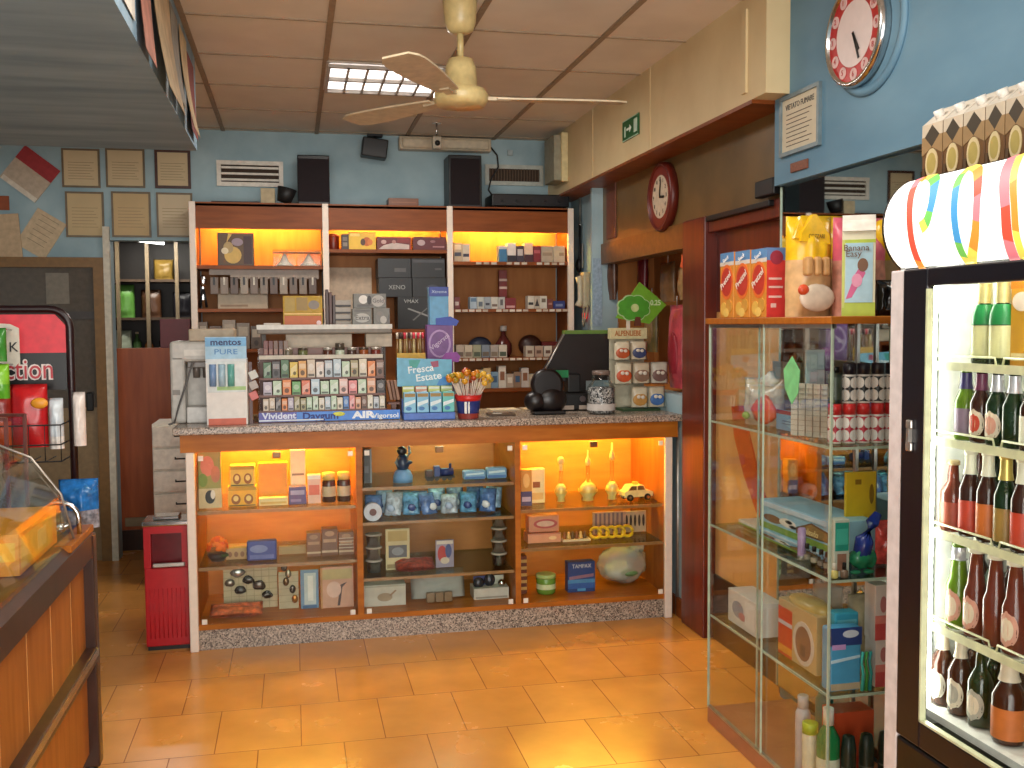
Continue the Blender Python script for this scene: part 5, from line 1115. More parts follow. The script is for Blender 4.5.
for k,(a,b_,t) in enumerate(((307,321,533),(322,338,529),(339,354,532))):
    o = pcar('brown_pack','brown wrapped pack with pale bands, %s of three by the divider' % ORD[k],'pack',a,b_,t,s2,GY+.02,.07,[(128,84,60),(110,68,46),(120,80,58)][k],pr=[('r',.0,.12,1,.2,(196,170,140)),('r',.1,.5,.9,.62,(180,140,110)),('e',.5,.82,.3,.1,(170,130,100))]+([('r',0,.3+.14*j,1,.33+.14*j,(206,190,170)) for j in range(4)] if k == 2 else []))
# left bay, floor
o = pcar('gadget_card','pale squared card with metal gadgets fixed on it, at the floor of the left bay','card',224,278,567,s0,GY+.12,.012,(204,186,150),pr=[('r',0,.15*k,1,.15*k+.012,(170,150,116)) for k in range(1,7)]+[('r',.14*k,0,.14*k+.010,1,(170,150,116)) for k in range(1,7)])
for k,(x,z,r_,c) in enumerate(((-.06,.19,.035,(180,180,180)),(-.10,.14,.028,(150,140,130)),(-.01,.15,.03,(90,84,80)),(.04,.12,.035,(110,100,94)),(.08,.07,.028,(84,78,74)),(-.05,.10,.03,(70,66,64)))):
    part('metal_gadget', MB().ball((x,-.02,z),(r_,.014,r_*.7),10,6,0,.3), mat(c,.25,.7), o)
o = pcar('keyring_card','pale squared card of hanging keyrings beside the gadget card','card',279,299,572,s0,GY+.07,.012,(190,176,146),pr=[('r',0,.18*k,1,.18*k+.012,(160,146,120)) for k in range(1,6)])
for x,z,c in ((-.02,.215,(90,84,80)),(.0,.18,(150,140,120)),(-.012,.14,(120,90,60)),(.02,.10,(96,86,80)),(.03,.05,(176,120,60))): part('keyring', MB().ball((x,-.014,z),(.016,.008,.022),10,6), mat(c,.25,.6), o)
pcar('toothbrush_card','blue-edged white blister card on the floor of the left bay','card',301,319,570,s0,GY+.05,.012,(120,150,180),pr=[('r',.2,.1,.85,.92,(196,206,206)),('r',.4,.2,.7,.85,(232,232,226)),('r',.1,.0,.9,.08,(80,110,150))])
pcar('pink_book','pinkish book with a dark figure at the floor of the left bay','book',321,354,567,s0,GY+.03,.05,(206,160,136),pr=[('r',.05,.7,.95,.95,(190,170,120)),('p',[(.5,.05),(.58,.05),(.66,.5),(.8,.62),(.6,.56)],(70,50,50)),('r',.0,.0,.06,1,(190,140,90)),('e',.4,.45,.22,.2,(220,186,170))])
b_ = bag('sweet_bag','clear bag of red and orange sweets lying on the floor of the left bay','bag',PY(236,615,4.98).x,GY-.035,s0,.25,.12,.035,[mat((206,110,70),.3,var=.5,scale=40)],lay=74,seed=4,wr=.5)
# middle bay
m1, m2, m3, m0 = .748,.575,.296,.125
pcar('dark_box','narrow dark box with pale edge at the left end of the top shelf, middle bay','box',364,372,449,m1,GY+.05,.08,(46,50,60),pr=[('r',.8,0,1,1,(120,130,140)),('r',.1,.3,.6,.5,(90,96,110))])
p = PY(403,486,GY+.05)
o = thing('toy_figure','blue and dark toy figure on a pale blue base in the middle bay','toy',(p.x,GY+.05,m1))
part('base', MB().lathe([(.05,0),(.05,.03),(.04,.055),(.028,.065)],n=18), mat((110,160,210),.35), o)
part('body', MB().lathe([(.026,.064),(.036,.09),(.03,.12),(.02,.14)],n=14).ball((.02,-.01,.10),(.03,.02,.012)), mat((30,60,96),.3), o)
part('head', MB().ball((-.004,0,.160),(.026,.022,.024)), mat((40,44,52),.3), o)
part('raised_arm', MB().tube([(.02,0,.12),(.036,-.01,.15),(.03,-.01,.185)],[.01,.009,.006]).tube([(-.02,0,.12),(-.034,-.01,.10),(-.02,-.02,.085)],[.01,.009,.006]), mat((120,150,170),.3), o)
p = PY(440,480,GY+.05)
o = thing('toy_train','small dark blue toy locomotive with a wagon in the middle bay','toy',(p.x,GY+.06,m1))
part('chassis', MB().box(-.075,.075,-.02,.02,.012,.022), BLACKM, o); part('boiler', MB().cyl((.0,0,.042),(.07,0,.042),.02).cyl((.055,0,.055),(.055,0,.085),.007), mat((30,50,110),.3), o)
part('cab', MB().box(-.03,.0,-.022,.022,.022,.075,0,.003), mat((40,70,140),.3), o); part('wagon', MB().box(-.075,-.036,-.02,.02,.022,.055,0,.003), mat((70,40,36),.4), o)
for x in (-.062,-.045,-.018,.02,.05):
    part('wheel', MB().cyl((x,-.024,.012),(x,-.018,.012),.012,12), BLACK, o)
for a,c_,l in ((464,486,'light blue flat packet beside the toy train'),(487,507,'light blue flat packet nearest the divider, middle bay')):
    pcar('flat_packet',l,'packet',a,c_,471 if a<480 else 468,m1,GY+.03,.06,(126,170,206),pr=[('r',.05,.1,.95,.35,(80,120,180)),('p',[(.1,.5),(.9,.6),(.9,.8),(.1,.7)],(206,226,236))],bev=.008)
rr = random.Random(9)
names = ['blue','pale blue','white-blue','grey-blue','sky blue','steel blue']
for k in range(14):
    row_ = k%2; x = PY(374+9.5*k,515,GY).x; c = [(96,130,190),(150,180,214),(196,206,220),(120,134,164),(110,170,214),(84,110,160)][k%6]
    b_ = bag('blue_candy_bag','crinkled %s sweet bag, %s from the left in the heap of the middle bay' % (names[k%6],ORD[k]),'sweet bag',x,GY+.03+.10*row_,m2,.088,.10+.025*rr.random(),.055,[mat(c,.16,var=.45,scale=38)],radians(rr.uniform(-25,25)),'blue sweet bags in the middle bay',seed=k*3+1,wr=.75,lay=18+rr.uniform(0,14),nx=9,nz=10)
    part('twist_label', MB().ball((0,-.033,.05),(.022,.006,.018),8,5,0,.3), mat([(226,232,240),(60,80,140),(170,190,220)][k%3],.25), b_)
p = PY(372,518,GY-.02)
part_ = solid('foil_roll','round white paper roll with a dark hub at the left of the blue heap','roll',MB().cyl((0,-.02,.045),(0,.02,.045),.045,20),mat((196,200,214),.4),(p.x+.002,GY-.045,m2)); part('hub', MB().cyl((0,-.022,.045),(0,-.0195,.045),.018,14), mat((110,70,70),.5), part_)
def cups(px, n, z, lab):
    p = PY(px,560,GY+.04)
    for k in range(n):
        zz = z+.0662*k
        o = solid('clear_pot','clear pot of dark sweets, %s from the bottom of the stack %s' % (ORD[k],lab),'pot',MB().lathe([(.034,0),(.040,.055),(.042,.0552)],n=18,cap1=False),CLEAR,(p.x,GY+.04,zz),0,'stacked clear pots in the middle bay')
        part('sweets', MB().lathe([(.032,.003),(.037,.042),(.02,.045)],n=16), mat([(84,50,40),(100,66,52),(70,44,38),(110,80,64)][k%4],.4,var=.5,scale=90), o)
        part('lid', MB().lathe([(.043,.0555),(.043,.062),(.036,.0645)],n=18), mat((176,164,150),.2), o)
cups(374,3,m3,'by the left divider'); cups(499,4,m3,'by the right divider')
pcar('blister_card','cream blister card with a grey toy, standing in the middle bay','card',386,410,529,m3,GY+.05,.012,(200,184,140),pr=[('r',.12,.3,.88,.6,(90,90,96)),('r',.1,.7,.9,.95,(176,150,90)),('r',.05,.04,.95,.14,(150,130,90)),('e',.5,.45,.25,.1,(130,134,140))])
bag('red_candy_strip','heap of small red sweets in a clear bag in front of the blister card','sweet bag',PY(416,570,GY-.03).x,GY-.02,m3,.20,.11,.04,[mat((150,56,36),.3,var=.6,scale=70)],lay=70,seed=8,wr=.6)
pcar('comic_card','small card with red, white and blue picture in the middle bay','card',436,454,540,m3,GY+.04,.012,(150,140,160),pr=[('e',.35,.5,.25,.3,(176,60,60)),('e',.7,.6,.18,.25,(70,80,130)),('r',.05,.85,.95,.97,(206,200,190)),('e',.5,.25,.25,.12,(206,190,170))])
pcar('white_box','flat white box with a faint brown deer drawing at the floor of the middle bay','box',364,406,585,m0,GY,.14,(196,190,178),pr=[('e',.5,.42,.18,.2,(160,140,116)),('p',[(.6,.5),(.75,.75),(.78,.7),(.64,.45)],(150,120,96)),('r',.02,.9,.98,.97,(170,164,150))])
b_ = bag('cellophane_pack','cellophane pack of small brown bars on the floor of the middle bay','pack',PY(440,600,GY).x,GY+.06,m0,.28,.15,.09,[FILM],lay=20,seed=11,wr=.6)
part('bars', MB().box(-.07,-.028,-.07,-.05,.004,.055,0,.004).box(-.024,.018,-.07,-.05,.004,.055,0,.004).box(.022,.064,-.07,-.05,.004,.055,0,.004), mat((130,104,76),.4), b_)
o = pcar('open_box','white open box of small dark gadgets at the right floor of the middle bay','box',474,509,588,m0,GY,.12,(196,190,180),pr=[('r',.05,.1,.95,.25,(150,140,130))])
hh = max(v.co.z for v in o.data.vertices)
part('gadget', MB().ball((-.06,-.02,hh+.02),(.03,.02,.03)).ball((.0,-.01,hh+.03),(.03,.02,.035)), mat((60,60,70),.25,.5), o)
part('card_lid', MB().box(.03,.08,.02,.026,hh,hh+.045).box(-.08,.01,.02,.026,hh,hh+.045,1), [mat((206,200,186),.5),mat((90,90,150),.5)], o)
part('chrome_clip', MB().ball((.06,-.03,hh+.015),(.02,.02,.02)), CHROME, o)
# right bay
r1, r2, r0 = .60,.40,.125
pcar('picture_pack','pack with purple foot and orange picture at the left of the right bay','pack',521,532,470,r1,GY+.02,.06,(206,150,70),pr=[('r',0,0,1,.4,(84,76,120)),('r',.1,.12,.9,.25,(190,180,206)),('e',.5,.7,.3,.2,(226,190,120))])
pcar('white_pack','tall pale pack with a red mark beside the purple-footed one','pack',529,545,469,r1,GY+.09,.05,(240,224,170),pr=[('r',.25,.45,.7,.62,(150,90,50)),('r',.1,.1,.9,.3,(226,190,120))])
CRY = mat((246,226,150),.12,name='amber_bottle_glass')
for k,(px,t,lab) in enumerate(((561,457,'decorative glass bottle with a round stopper, first of three in the right bay'),(588,450,'slender glass bottle between the other two in the right bay'),(612,443,'decorative glass bottle with the tallest spire, nearest the toy car'))):
    p = PY(px,506,GY+.07); h_ = PY(px,t,GY+.07).z-r1; rb = [.033,.05,.036][k]
    o = bottle('glass_bottle',lab,'bottle',p.x,GY+.07,r1,[(rb*.7,0),(rb*.8,.01),(rb*.6,.025),(rb,.05),(rb*.95,.085),(rb*.45,.105),(.010,.13),(.009,h_*.72)],CLEAR)
    part('liquor', MB().lathe([(rb*.6,.006),(rb*.55,.024),(rb*.92,.05),(rb*.87,.082),(rb*.4,.10)],n=18), CRY, o)
    part('stopper', MB().lathe([(.011,h_*.70),(.016,h_*.76),(.013,h_*.82),(.006,h_*.86),(.004,h_)],n=14) if k != 0 else MB().ball((0,0,h_-.02),(.02,.02,.022)).cyl((0,0,h_*.70),(0,0,h_-.03),.010), CRY, o)
    part('collar', MB().lathe([(rb*1.02,.052),(rb*1.05,.06),(rb*1.02,.07)],n=18,cap0=False,cap1=False), mat((236,206,110),.3,.4), o)
p = PY(640,504,GY+.05)
o = thing('toy_car','pale cream toy taxi car on the top shelf of the right bay','toy car',(p.x-.022,GY+.06,r1))
o.rotation_euler = (0,0,radians(8))
CARM = mat((236,222,160),.3,name='cream_car_enamel')
part('body', MB().prism([(-.085,.02),(.085,.02),(.088,.042),(.07,.052),(.045,.055),(.03,.082),(-.045,.082),(-.066,.055),(-.083,.048)],-.036,.036,'y'), CARM, o)
part('windows', MB().prism([(.038,.057),(.027,.078),(-.042,.078),(-.058,.057)],-.0368,.0368,'y'), mat((120,90,50),.15), o)
part('window_pillar', MB().box(-.012,-.006,-.0375,.0375,.056,.08), CARM, o)
part('roof_sign', MB().box(-.018,.012,-.012,.012,.082,.098,0,.003), mat((240,200,80),.35), o)
part('bumper', MB().box(-.092,-.083,-.036,.036,.02,.03,0,.002), CHROME, o); part('bumper', MB().box(.083,.094,-.036,.036,.02,.03,0,.002), CHROME, o)
for x in (-.052,.052):
    for y in (-.037,.037):
        w_ = part('wheel', MB().cyl((x,y-.006,.018),(x,y+.006,.018),.018,16), BLACK, o); part('hubcap', MB().cyl((x,y-.0075 if y<0 else y+.006,.018),(x,y-.006 if y<0 else y+.0075,.018),.009,12), CHROME, w_)
pcar('pink_box','pink box with a red oval logo, upper of two stacked in the right bay','box',529,559,516,PY(545,533,GY).z,GY+.03,.08,(214,150,120),pr=[('e',.55,.5,.4,.3,(190,90,90)),('e',.55,.5,.3,.18,(226,190,170))])
pcar('pink_box','plain pink box, lower of two stacked in the right bay','box',528,561,533.6,r2,GY+.02,.10,(226,156,120),pr=[('e',.75,.5,.12,.2,(240,200,150)),('r',.02,.9,.98,.97,(190,110,90))])
o = pcar('figure_tray','small white tray of little figures in the right bay','tray',563,591,541,r2,GY+.01,.06,(226,206,176))
hh = max(v.co.z for v in o.data.vertices)
for k in range(6): part('figure', MB().lathe([(.010,hh),(.012,hh+.012),(.006,hh+.022),(.008,hh+.03),(.003,hh+.038)],c=(-.06+.022*k,-.0,0),n=10), mat([(150,90,50),(226,190,120),(110,80,50)][k%3],.4), o)
pcar('bead_card','pale card of grey strings hung at the back of the right bay','card',593,626,512,r2,GY+.15,.012,(200,160,140),pr=[('r',.06+.13*k,.05,.12+.13*k,.95,(140,110,110)) for k in range(7)])
pcar('earring_card','pale card with dark drops, nearest the corner post in the right bay','card',624,646,511,r2,GY+.165,.012,(206,176,150),pr=[('e',.12+.19*k,.55,.055,.28,(74,54,50)) for k in range(5)])
m_ = MB()
for k in range(5): m_.tube([(-.09+.045*k+.030*cos(2*pi*j/14),.010*sin(2*pi*j/14)+.002*k,.034+.026*sin(2*pi*j/14)) for j in range(15)],.0085,8)
o = solid('yellow_coil','bright yellow coiled cord lying in front of the cards','cord',m_,mat((240,196,40),.3),(PY(614,540,GY).x,GY+.04,r2))
pcar('striped_tin','narrow tall tin with red and gold stripes at the left floor of the right bay','tin',520,527,556,r0,GY+.06,.06,(110,50,36),pr=[('r',0,.1+.18*k,1,.18+.18*k,(206,160,90)) for k in range(5)])
p = PY(546,597,GY+.05)
o = bottle('green_tub','round translucent green tub with white wavy label on the floor of the right bay','tub',p.x,GY+.05,r0,[(.044,0),(.050,.01),(.052,.08),(.048,.088)],mat((110,150,60),.25),(.053,.084,.104),mat((176,196,120),.3),(.0525,.028,.055),mat((206,216,170),.4),n=24)
pcar('tampon_box','dark and light blue tampon box with white letters on the floor of the right bay','box',568,595,562,r0,GY+.02,.06,(46,70,130),pr=[('r',0,.3,1,.42,(80,140,190)),('r',0,.12,1,.3,(56,96,170)),('p',[(.05,.42),(.95,.50),(.95,.60),(.05,.52)],(150,110,130)),('r',.35,.04,.65,.12,(90,160,210))],txt=(('TAMPAX',.5,.86,.03,(214,220,230),.105),))
b_ = solid('plastic_sack','big translucent plastic bag of goods filling the right floor of the right bay','bag',MB().ball((0,0,.112),(.138,.09,.105),26,14,0,.16,2.2),FILM,(1.735,GY+.13,r0))
part('gathered_neck', MB().tube([(.04,-.02,.16),(.075,-.03,.21),(.10,-.03,.205)],[.05,.02,.035],12), FILM, b_)
part('goods', MB().ball((-.02,0,.075),(.09,.06,.05),16,8,0,.35), mat((206,206,190),.4), b_)
part('green_print', MB().ball((.02,-.062,.075),(.05,.03,.02),12,6), mat((110,140,90),.4), b_)

# ================================================================== VITRINE GOODS
WT = 1.566
def xcar(name, lab, cat, px0, px1, pyt, z, x, d, col, pyb=None, **k):
    """carton whose printed front stands in the plane x and looks to -x; px0 is its far edge"""
    pm = (px0+px1)/2
    pb = pyb
    if pb is None:
        pb = 400 + (PX(pm,400,x).z - z)/(PX(pm,400,x).z-PX(pm,401,x).z)
    a = PX(px0,pb,x); b = PX(px1,pb,x); t = PX(pm,pyt,x)
    return carton(name, lab, cat, x+d/2, (a.y+b.y)/2, z, abs(a.y-b.y), d, max(.01,t.z-z), col, rz=radians(-90), **k)
for k,(a,b_) in enumerate(((720,734),(735,750),(751,767))):
    o = xcar('cracker_box','orange snack box on the vitrine top, %s of three counted from the door post' % ORD[k],'box',a,b_-.6,253-2*k,WT,1.565,.07,(214,140,50),pr=[('r',0,.80,1,1,(90,140,190)),('r',0,.80,1,.86,(214,206,196)),('e',.5,.55,.46,.27,(226,110,40)),('e',.5,.55,.38,.22,(190,50,36)),('e',.3,.14,.22,.1,(226,180,80)),('e',.7,.18,.22,.1,(206,150,60)),('e',.5,.08,.2,.07,(236,196,100))],txt=(('Pretzel',.5,.57,.034,(236,226,214),None,34),('Snack',.5,.90,.022,(236,236,236),None,20)))
    if k == 2:
        w_ = max(v.co.x for v in o.data.vertices); h_ = max(v.co.z for v in o.data.vertices)
        sp = MB().box(w_-.0005,w_+.0008,-.035,.035,0,h_*.82).box(w_-.0005,w_+.0008,-.035,.035,h_*.82,h_,1).box(w_+.0008,w_+.0012,-.028,.020,h_*.28,h_*.31,2).box(w_+.0008,w_+.0012,-.028,.024,h_*.42,h_*.45,2).box(w_+.0008,w_+.0012,-.028,.02,h_*.54,h_*.57,2).box(w_+.0008,w_+.0012,-.02,.0,h_*.14,h_*.2,2)
        part('red_side_panel', sp, [mat((206,60,56),.4),mat((96,130,180),.4),mat((230,190,180),.4)], o)
        part('round_seal', MB().cyl((w_,-.0,h_*.86),(w_+.0016,-.0,h_*.86),.024), mat((150,50,70),.4), o)
YEL = mat((226,180,26),.28,var=.15,name='yellow_bag_film')
def crackers(name, lab, px0, px1, pyt, y, x, ms, seed, kids_=None):
    a = PY(px0,312,y); b_ = PY(px1,312,y); t = PY((px0+px1)/2,pyt,y); w_ = b_.x-a.x
    return bag(name, lab, 'bag', (a.x+b_.x)/2, y, WT, w_, t.z-WT, .12, ms, 0, None, seed, zsplit=[(0,1),(.55,0)], wr=.3)
TAN = mat((206,166,116),.35,var=.15); PKB = mat((206,90,110),.35)
o = crackers('rusk_bag','big yellow-topped bag of rusks with a white label on the vitrine top',785,830,217,2.98,0,[YEL,TAN],21)
h_ = .33
part('rusk_slices', MB().box(-.045,-.02,-.075,-.04,.13,.19,0,.008).box(-.015,.01,-.076,-.04,.13,.19,0,.008).box(.015,.04,-.074,-.04,.13,.19,0,.008), mat((196,150,96),.5), o)
part('white_label', MB().ball((0,-.060,.06),(.062,.010,.045),16,8), mat((216,200,180),.4), o)
part('red_patch', MB().ball((-.048,-.060,.085),(.02,.012,.018),10,6), mat((206,76,40),.4), o)
part('folded_peak', MB().prism([(-.055,.24),(.05,.23),(.045,.26),(.0,.325),(-.012,.325),(-.05,.27)],-.052,-.030,'y').prism([(-.07,.25),(-.03,.25),(-.05,.32)],-.040,-.02,'y'), YEL, o)
text('COZZARI', .02, o, (.0,-.0535,.255), (110,84,30), w=.055)
o = crackers('rusk_bag','yellow-topped bag leaning behind the first rusk bag, by the wall mirror',800,842,216,3.14,0,[YEL,TAN],22)
o = crackers('rusk_bag','pink and yellow bag of rusks behind the banana box',832,884,218,2.93,0,[PKB,mat((190,130,110),.35,var=.3)],23)
part('yellow_corner', MB().ball((.06,-.03,.26),(.03,.03,.05),10,6), YEL, o)
o = pcar('puree_carton','tall white and yellow drink carton with a pink figure on the vitrine top','carton',849,877.5,231,WT,2.72,.06,(226,222,190),rz=radians(-30),pr=[('r',0,0,1,.16,(176,196,60)),('r',0,.86,1,.9,(176,196,60)),('r',0,.1,.08,.9,(196,206,100)),('r',.1,.16,.92,.86,(170,206,220)),('p',[(.12,.2),(.3,.22),(.7,.5),(.6,.62),(.4,.5)],(206,90,140)),('e',.62,.60,.16,.08,(120,80,50)),('e',.45,.42,.16,.08,(226,150,180))],txt=(('Banana',.42,.80,.026,(110,70,40)),('Easy',.34,.73,.026,(110,70,40))))
w_ = max(v.co.x for v in o.data.vertices); hh = max(v.co.z for v in o.data.vertices)
part('gable_top', MB().prism([(-.0375,hh),(.0375,hh),(.004,hh+.035),(.004,hh+.05),(-.004,hh+.05),(-.004,hh+.035)],-w_,w_,'x'), mat((232,226,214),.4), o)
b_ = bag('black_net_bag','small black glittering bag at the near end of the vitrine top','bag',PY(886,310,2.74).x+.008,2.76,WT,.062,.11,.05,[mat((24,20,20),.15,var=.6,scale=90)],seed=31,wr=.6)
# shelf 1
z1 = VZ[0]
o = bag('nut_bag','clear bag with an orange and white print at the far end of the vitrine','bag',1.66,3.33,z1,.17,.17,.09,[mat((196,180,160),.2,var=.2)],radians(-62),seed=41,wr=.5)
part('orange_print', MB().ball((.03,-.045,.06),(.055,.014,.05),12,8,0,.3), mat((216,84,36),.35), o); part('white_tuft', MB().ball((.03,-.01,.165),(.035,.02,.03),12,6,0,.7,3), mat((226,222,214),.3), o)
part('green_spot', MB().ball((-.045,-.048,.035),(.018,.01,.014),8,5), mat((130,160,60),.4), o)
xcar('blue_card','pale blue card of plasters below the green paper in the vitrine','card',776,808,412,z1,1.64,.012,(110,160,190),pr=[('r',.0,.8,1,1,(150,40,50)),('e',.6,.4,.3,.25,(140,186,206)),('r',.2,.45,.8,.5,(70,110,140)),('r',.2,.32,.7,.36,(70,110,140))])
o = xcar('grey_card','tall grey card of small goods at the back of the upper vitrine shelf','card',772,800,362,z1,1.80,.012,(150,140,126),pr=[('r',.1,.1,.9,.45,(120,110,100)),('r',.1,.55,.9,.9,(170,164,150)),('e',.3,.3,.1,.1,(206,200,190))])
p = PX(791,380,1.54); o = solid('green_note','green diamond of paper stuck on the glass door of the vitrine','note',MB().prism([(0,-.078),(.045,-.03),(.055,.03),(0,.075),(-.05,.03),(-.04,-.04)],-.002,0,'x'),mat((120,196,130),.6),(1.5445,p.y,p.z))
o = xcar('grid_card','white squared sheet of blister packs leaning in the vitrine','card',800,826,384,z1,1.632,.012,(206,200,184),pr=[('r',0,.1*k,1,.1*k+.008,(150,146,136)) for k in range(1,10)]+[('r',.16*k,0,.16*k+.012,1,(150,146,136)) for k in range(1,6)])
o.rotation_euler = (0,0,radians(-58))
pcar('teal_card','pale blue card with a teal wave behind the squared sheet','card',806,824,350,z1,3.0,.012,(176,200,206),pr=[('p',[(.05,.3),(.95,.45),(.95,.55),(.3,.5),(.05,.42)],(60,130,160))])
def can(lab, x, y, z, capc, motif):
    r = .0205
    o = bottle('spray_can',lab,'spray can',x,y,z,[(r*.94,0),(r,.003),(r,.086),(r*.85,.092)],mat((226,218,212),.3),(r*.98,.088,.122),mat(capc,.35),group='spray cans in the vitrine')
    part('star_band', MB().lathe([(r+.0003,.006),(r+.0003,.082)],n=20,cap0=False,cap1=False), mat(motif,.4), o)
    m_ = MB()
    for k in range(4):
        for zc,rz_ in ((.025,.019),(.063,.019)):
            a0 = 2*pi*k/4+.35; rows = []
            for i in range(9):
                v = -1+2*i/8; hw = .76*sqrt(max(.002,1-abs(v)**2.4))
                rows.append([m_.bm.verts.new(((r+.0008)*cos(a0+hw*t),(r+.0008)*sin(a0+hw*t),zc+rz_*v*.97)) for t in (-1,-.5,0,.5,1)])
            for i in range(8):
                for j in range(4): m_.bm.faces.new((rows[i][j],rows[i][j+1],rows[i+1][j+1],rows[i+1][j]))
    part('white_petals', m_, mat((230,222,216),.35), o)
    return o
CXY = [(1.612+.0455*k,2.765-.004*k) for k in range(5)]
for k,(x,y) in enumerate(CXY): can('white spray can with a red cap, %s from the near glass corner of the vitrine' % ORD[k],x,y,z1,(206,46,46),(190,40,60))
for k,(x,y) in enumerate(CXY[1:]): can('white black-capped spray can on the red-capped ones, %s from the dark can' % ORD[k],x,y,z1+.1228,(34,26,36),(30,28,30))
bottle('spray_can','dark green spray can with white upright letters on the red-capped cans','spray can',CXY[0][0],CXY[0][1],z1+.1228,[(.0195,0),(.0205,.004),(.0205,.088),(.016,.094)],mat((40,46,38),.3),(.013,.093,.112),BLACK,(.0208,.012,.08),mat((64,72,60),.35))
# shelf 2
z2 = VZ[1]
COW = [('r',0,0,1,.22,(130,160,60)),('e',.2,.42,.14,.14,(120,80,56)),('e',.42,.45,.12,.15,(226,220,206)),('e',.44,.5,.05,.06,(40,40,44)),('e',.5,.38,.05,.05,(40,40,44)),('p',[(.55,.25),(.98,.3),(.98,.62),(.75,.75),(.55,.45)],(110,80,50)),('p',[(.57,.28),(.96,.33),(.96,.58),(.75,.7),(.58,.44)],(150,120,70)),('r',.05,.8,.95,.96,(196,216,226))]
o = xcar('biscuit_box','light blue box with cows and brown lettered sign, lower of two in the vitrine','box',756,822,540,z2,1.63,.16,(140,186,210),pr=COW,pyb=586)
hb = max(v.co.z for v in o.data.vertices)
o = carton('biscuit_box','light blue box with cows and brown lettered sign, upper of two in the vitrine','box',o.location.x+.02,o.location.y,z2+hb+.001,(max(v.co.x for v in o.data.vertices)*2),.16,.10,(150,196,216),pr=COW,rz=radians(-88),txt=(('galeado',.76,.44,.03,(236,214,150)),))
xcar('biscuit_pack','cream pack with a green foot lying at the far end of the vitrine','pack',738,757,523,z2,1.66,.12,(214,200,176),pr=[('r',0,0,1,.3,(150,170,60)),('r',.1,.5,.9,.8,(236,226,206))],pyb=556)
p = PX(797,585,1.585); bottle('lilac_tube','upright lilac tube with a silver foot at the edge of the middle vitrine shelf','tube',1.60,p.y,z2,[(.012,0),(.0135,.004),(.0135,.10),(.010,.105)],mat((176,150,190),.25),(.0138,.0,.016),ALU)
for k,(px,c) in enumerate(((804,(150,140,120)),(811,(176,164,140)),(818,(130,120,106)),(824,(160,150,130)))):
    p = PX(px,580,1.60); bottle('perfume_vial','tiny glass vial with a dark cap, %s beside the lilac tube' % ORD[k],'bottle',1.61,p.y,z2,[(.010,0),(.011,.002),(.011,.03),(.005,.036),(.005,.042)],CLEAR,(.007,.04,.056),BLACK,(.0112,.006,.022),mat(c,.4),n=12)
o = pcar('yellow_shape_card','bright yellow card shaped like a toy gun at the back of the vitrine','card',846,876,472,z2+.115,2.93,.012,(226,186,36),pr=[('e',.85,.55,.08,.2,(150,110,20)),('r',.3,.75,.5,.85,(150,110,20))],pyb=500)
part('stand_wire', MB().tube([(0,.004,-.113),(0,.004,.02)],.004,6), ALU, o)
bag('red_foil_sweets','shiny red and white foil sweet bag in front of the yellow card','sweet bag',1.842,2.83,z2,.09,.14,.035,[mat((196,70,64),.15,var=.6,scale=40)],seed=52,wr=.6)
o = pcar('green_watch_case','small clear case with a turquoise lid at the near corner of the vitrine','case',834,849,520,z2,2.71,.04,(190,196,180),pr=[('r',.05,.45,.95,.95,(40,150,130)),('r',.12,.56,.88,.84,(70,180,160)),('r',.2,.1,.8,.4,(150,110,90))])
p = PY(869,560,2.72)
o = solid('toy_dinosaur','blue and green plastic toy standing at the near end of the vitrine','toy',MB().ball((0,0,.042),(.04,.027,.03),14,8,0,.4,3).ball((.03,0,.042),(.02,.02,.03)),mat((40,130,90),.25),(p.x-.02,2.73,z2+.004))
part('blue_body', MB().tube([(.0,0,.05),(.01,0,.10),(.035,0,.15),(.055,0,.18)],[.026,.028,.02,.012],12), mat((36,56,140),.25), o)
part('foot', MB().ball((-.025,-.01,.004),(.018,.012,.007)).ball((.02,-.01,.004),(.018,.012,.007)), mat((40,130,90),.25), o)
bag('cream_wrapped_gift','creased cream cellophane bag behind the blue and green toy','bag',1.85,2.975,z2,.05,.21,.06,[mat((190,176,150),.2,var=.3,scale=25)],seed=55,wr=.7)
for k,(px,c,l) in enumerate(((836,(206,190,110),'yellowish'),(846,(120,96,80),'brown'))):
    bottle('nail_bottle','%s little bottle at the near edge of the middle vitrine shelf' % l,'bottle',PY(px,575,2.69).x,2.70,z2,[(.010,0),(.012,.003),(.012,.02),(.005,.025)],mat(c,.2),(.006,.024,.045),BLACK if k else PAPERW,n=12)
# shelf 3
z3 = VZ[2]
xcar('white_tissue_box','white carton with grey sketch print at the far end of the lower vitrine shelf','box',728,757,596,z3,1.59,.10,(214,210,204),pr=[('e',.35,.5,.2,.25,(150,150,160)),('e',.5,.35,.12,.12,(190,130,130)),('r',.6,.15,.92,.9,(226,224,220))],pyb=632)
o = xcar('doll_box','red, orange and white box with a clear rounded window on the lower vitrine shelf','box',778,816,607,z3,1.60,.10,(196,170,120),pr=[('r',0,.0,.38,.86,(206,64,36)),('r',.0,.05,.38,.18,(226,150,50)),('r',.0,.55,.38,.62,(200,196,206)),('e',.68,.42,.27,.38,(206,200,190)),('e',.68,.42,.2,.3,(130,96,80)),('r',.62,.2,.74,.4,(96,76,70))])
w_ = max(v.co.x for v in o.data.vertices); hh = max(v.co.z for v in o.data.vertices)
part('domed_lid', MB().ball((0,0,hh),(w_*.98,.048,.03),20,8), mat((190,160,90),.3), o)
bag('clear_sachet','clear sachet hanging folded at the back of the lower vitrine shelf','bag',1.80,3.12,z3,.13,.22,.05,[FILM],radians(-70),seed=61,wr=.6)
bag('small_goods_bag','clear bag of grey and orange goods beside the white carton','bag',1.80,3.32,z3,.12,.12,.06,[mat((170,150,120),.2,var=.5,scale=40)],radians(-70),seed=62,wr=.6)
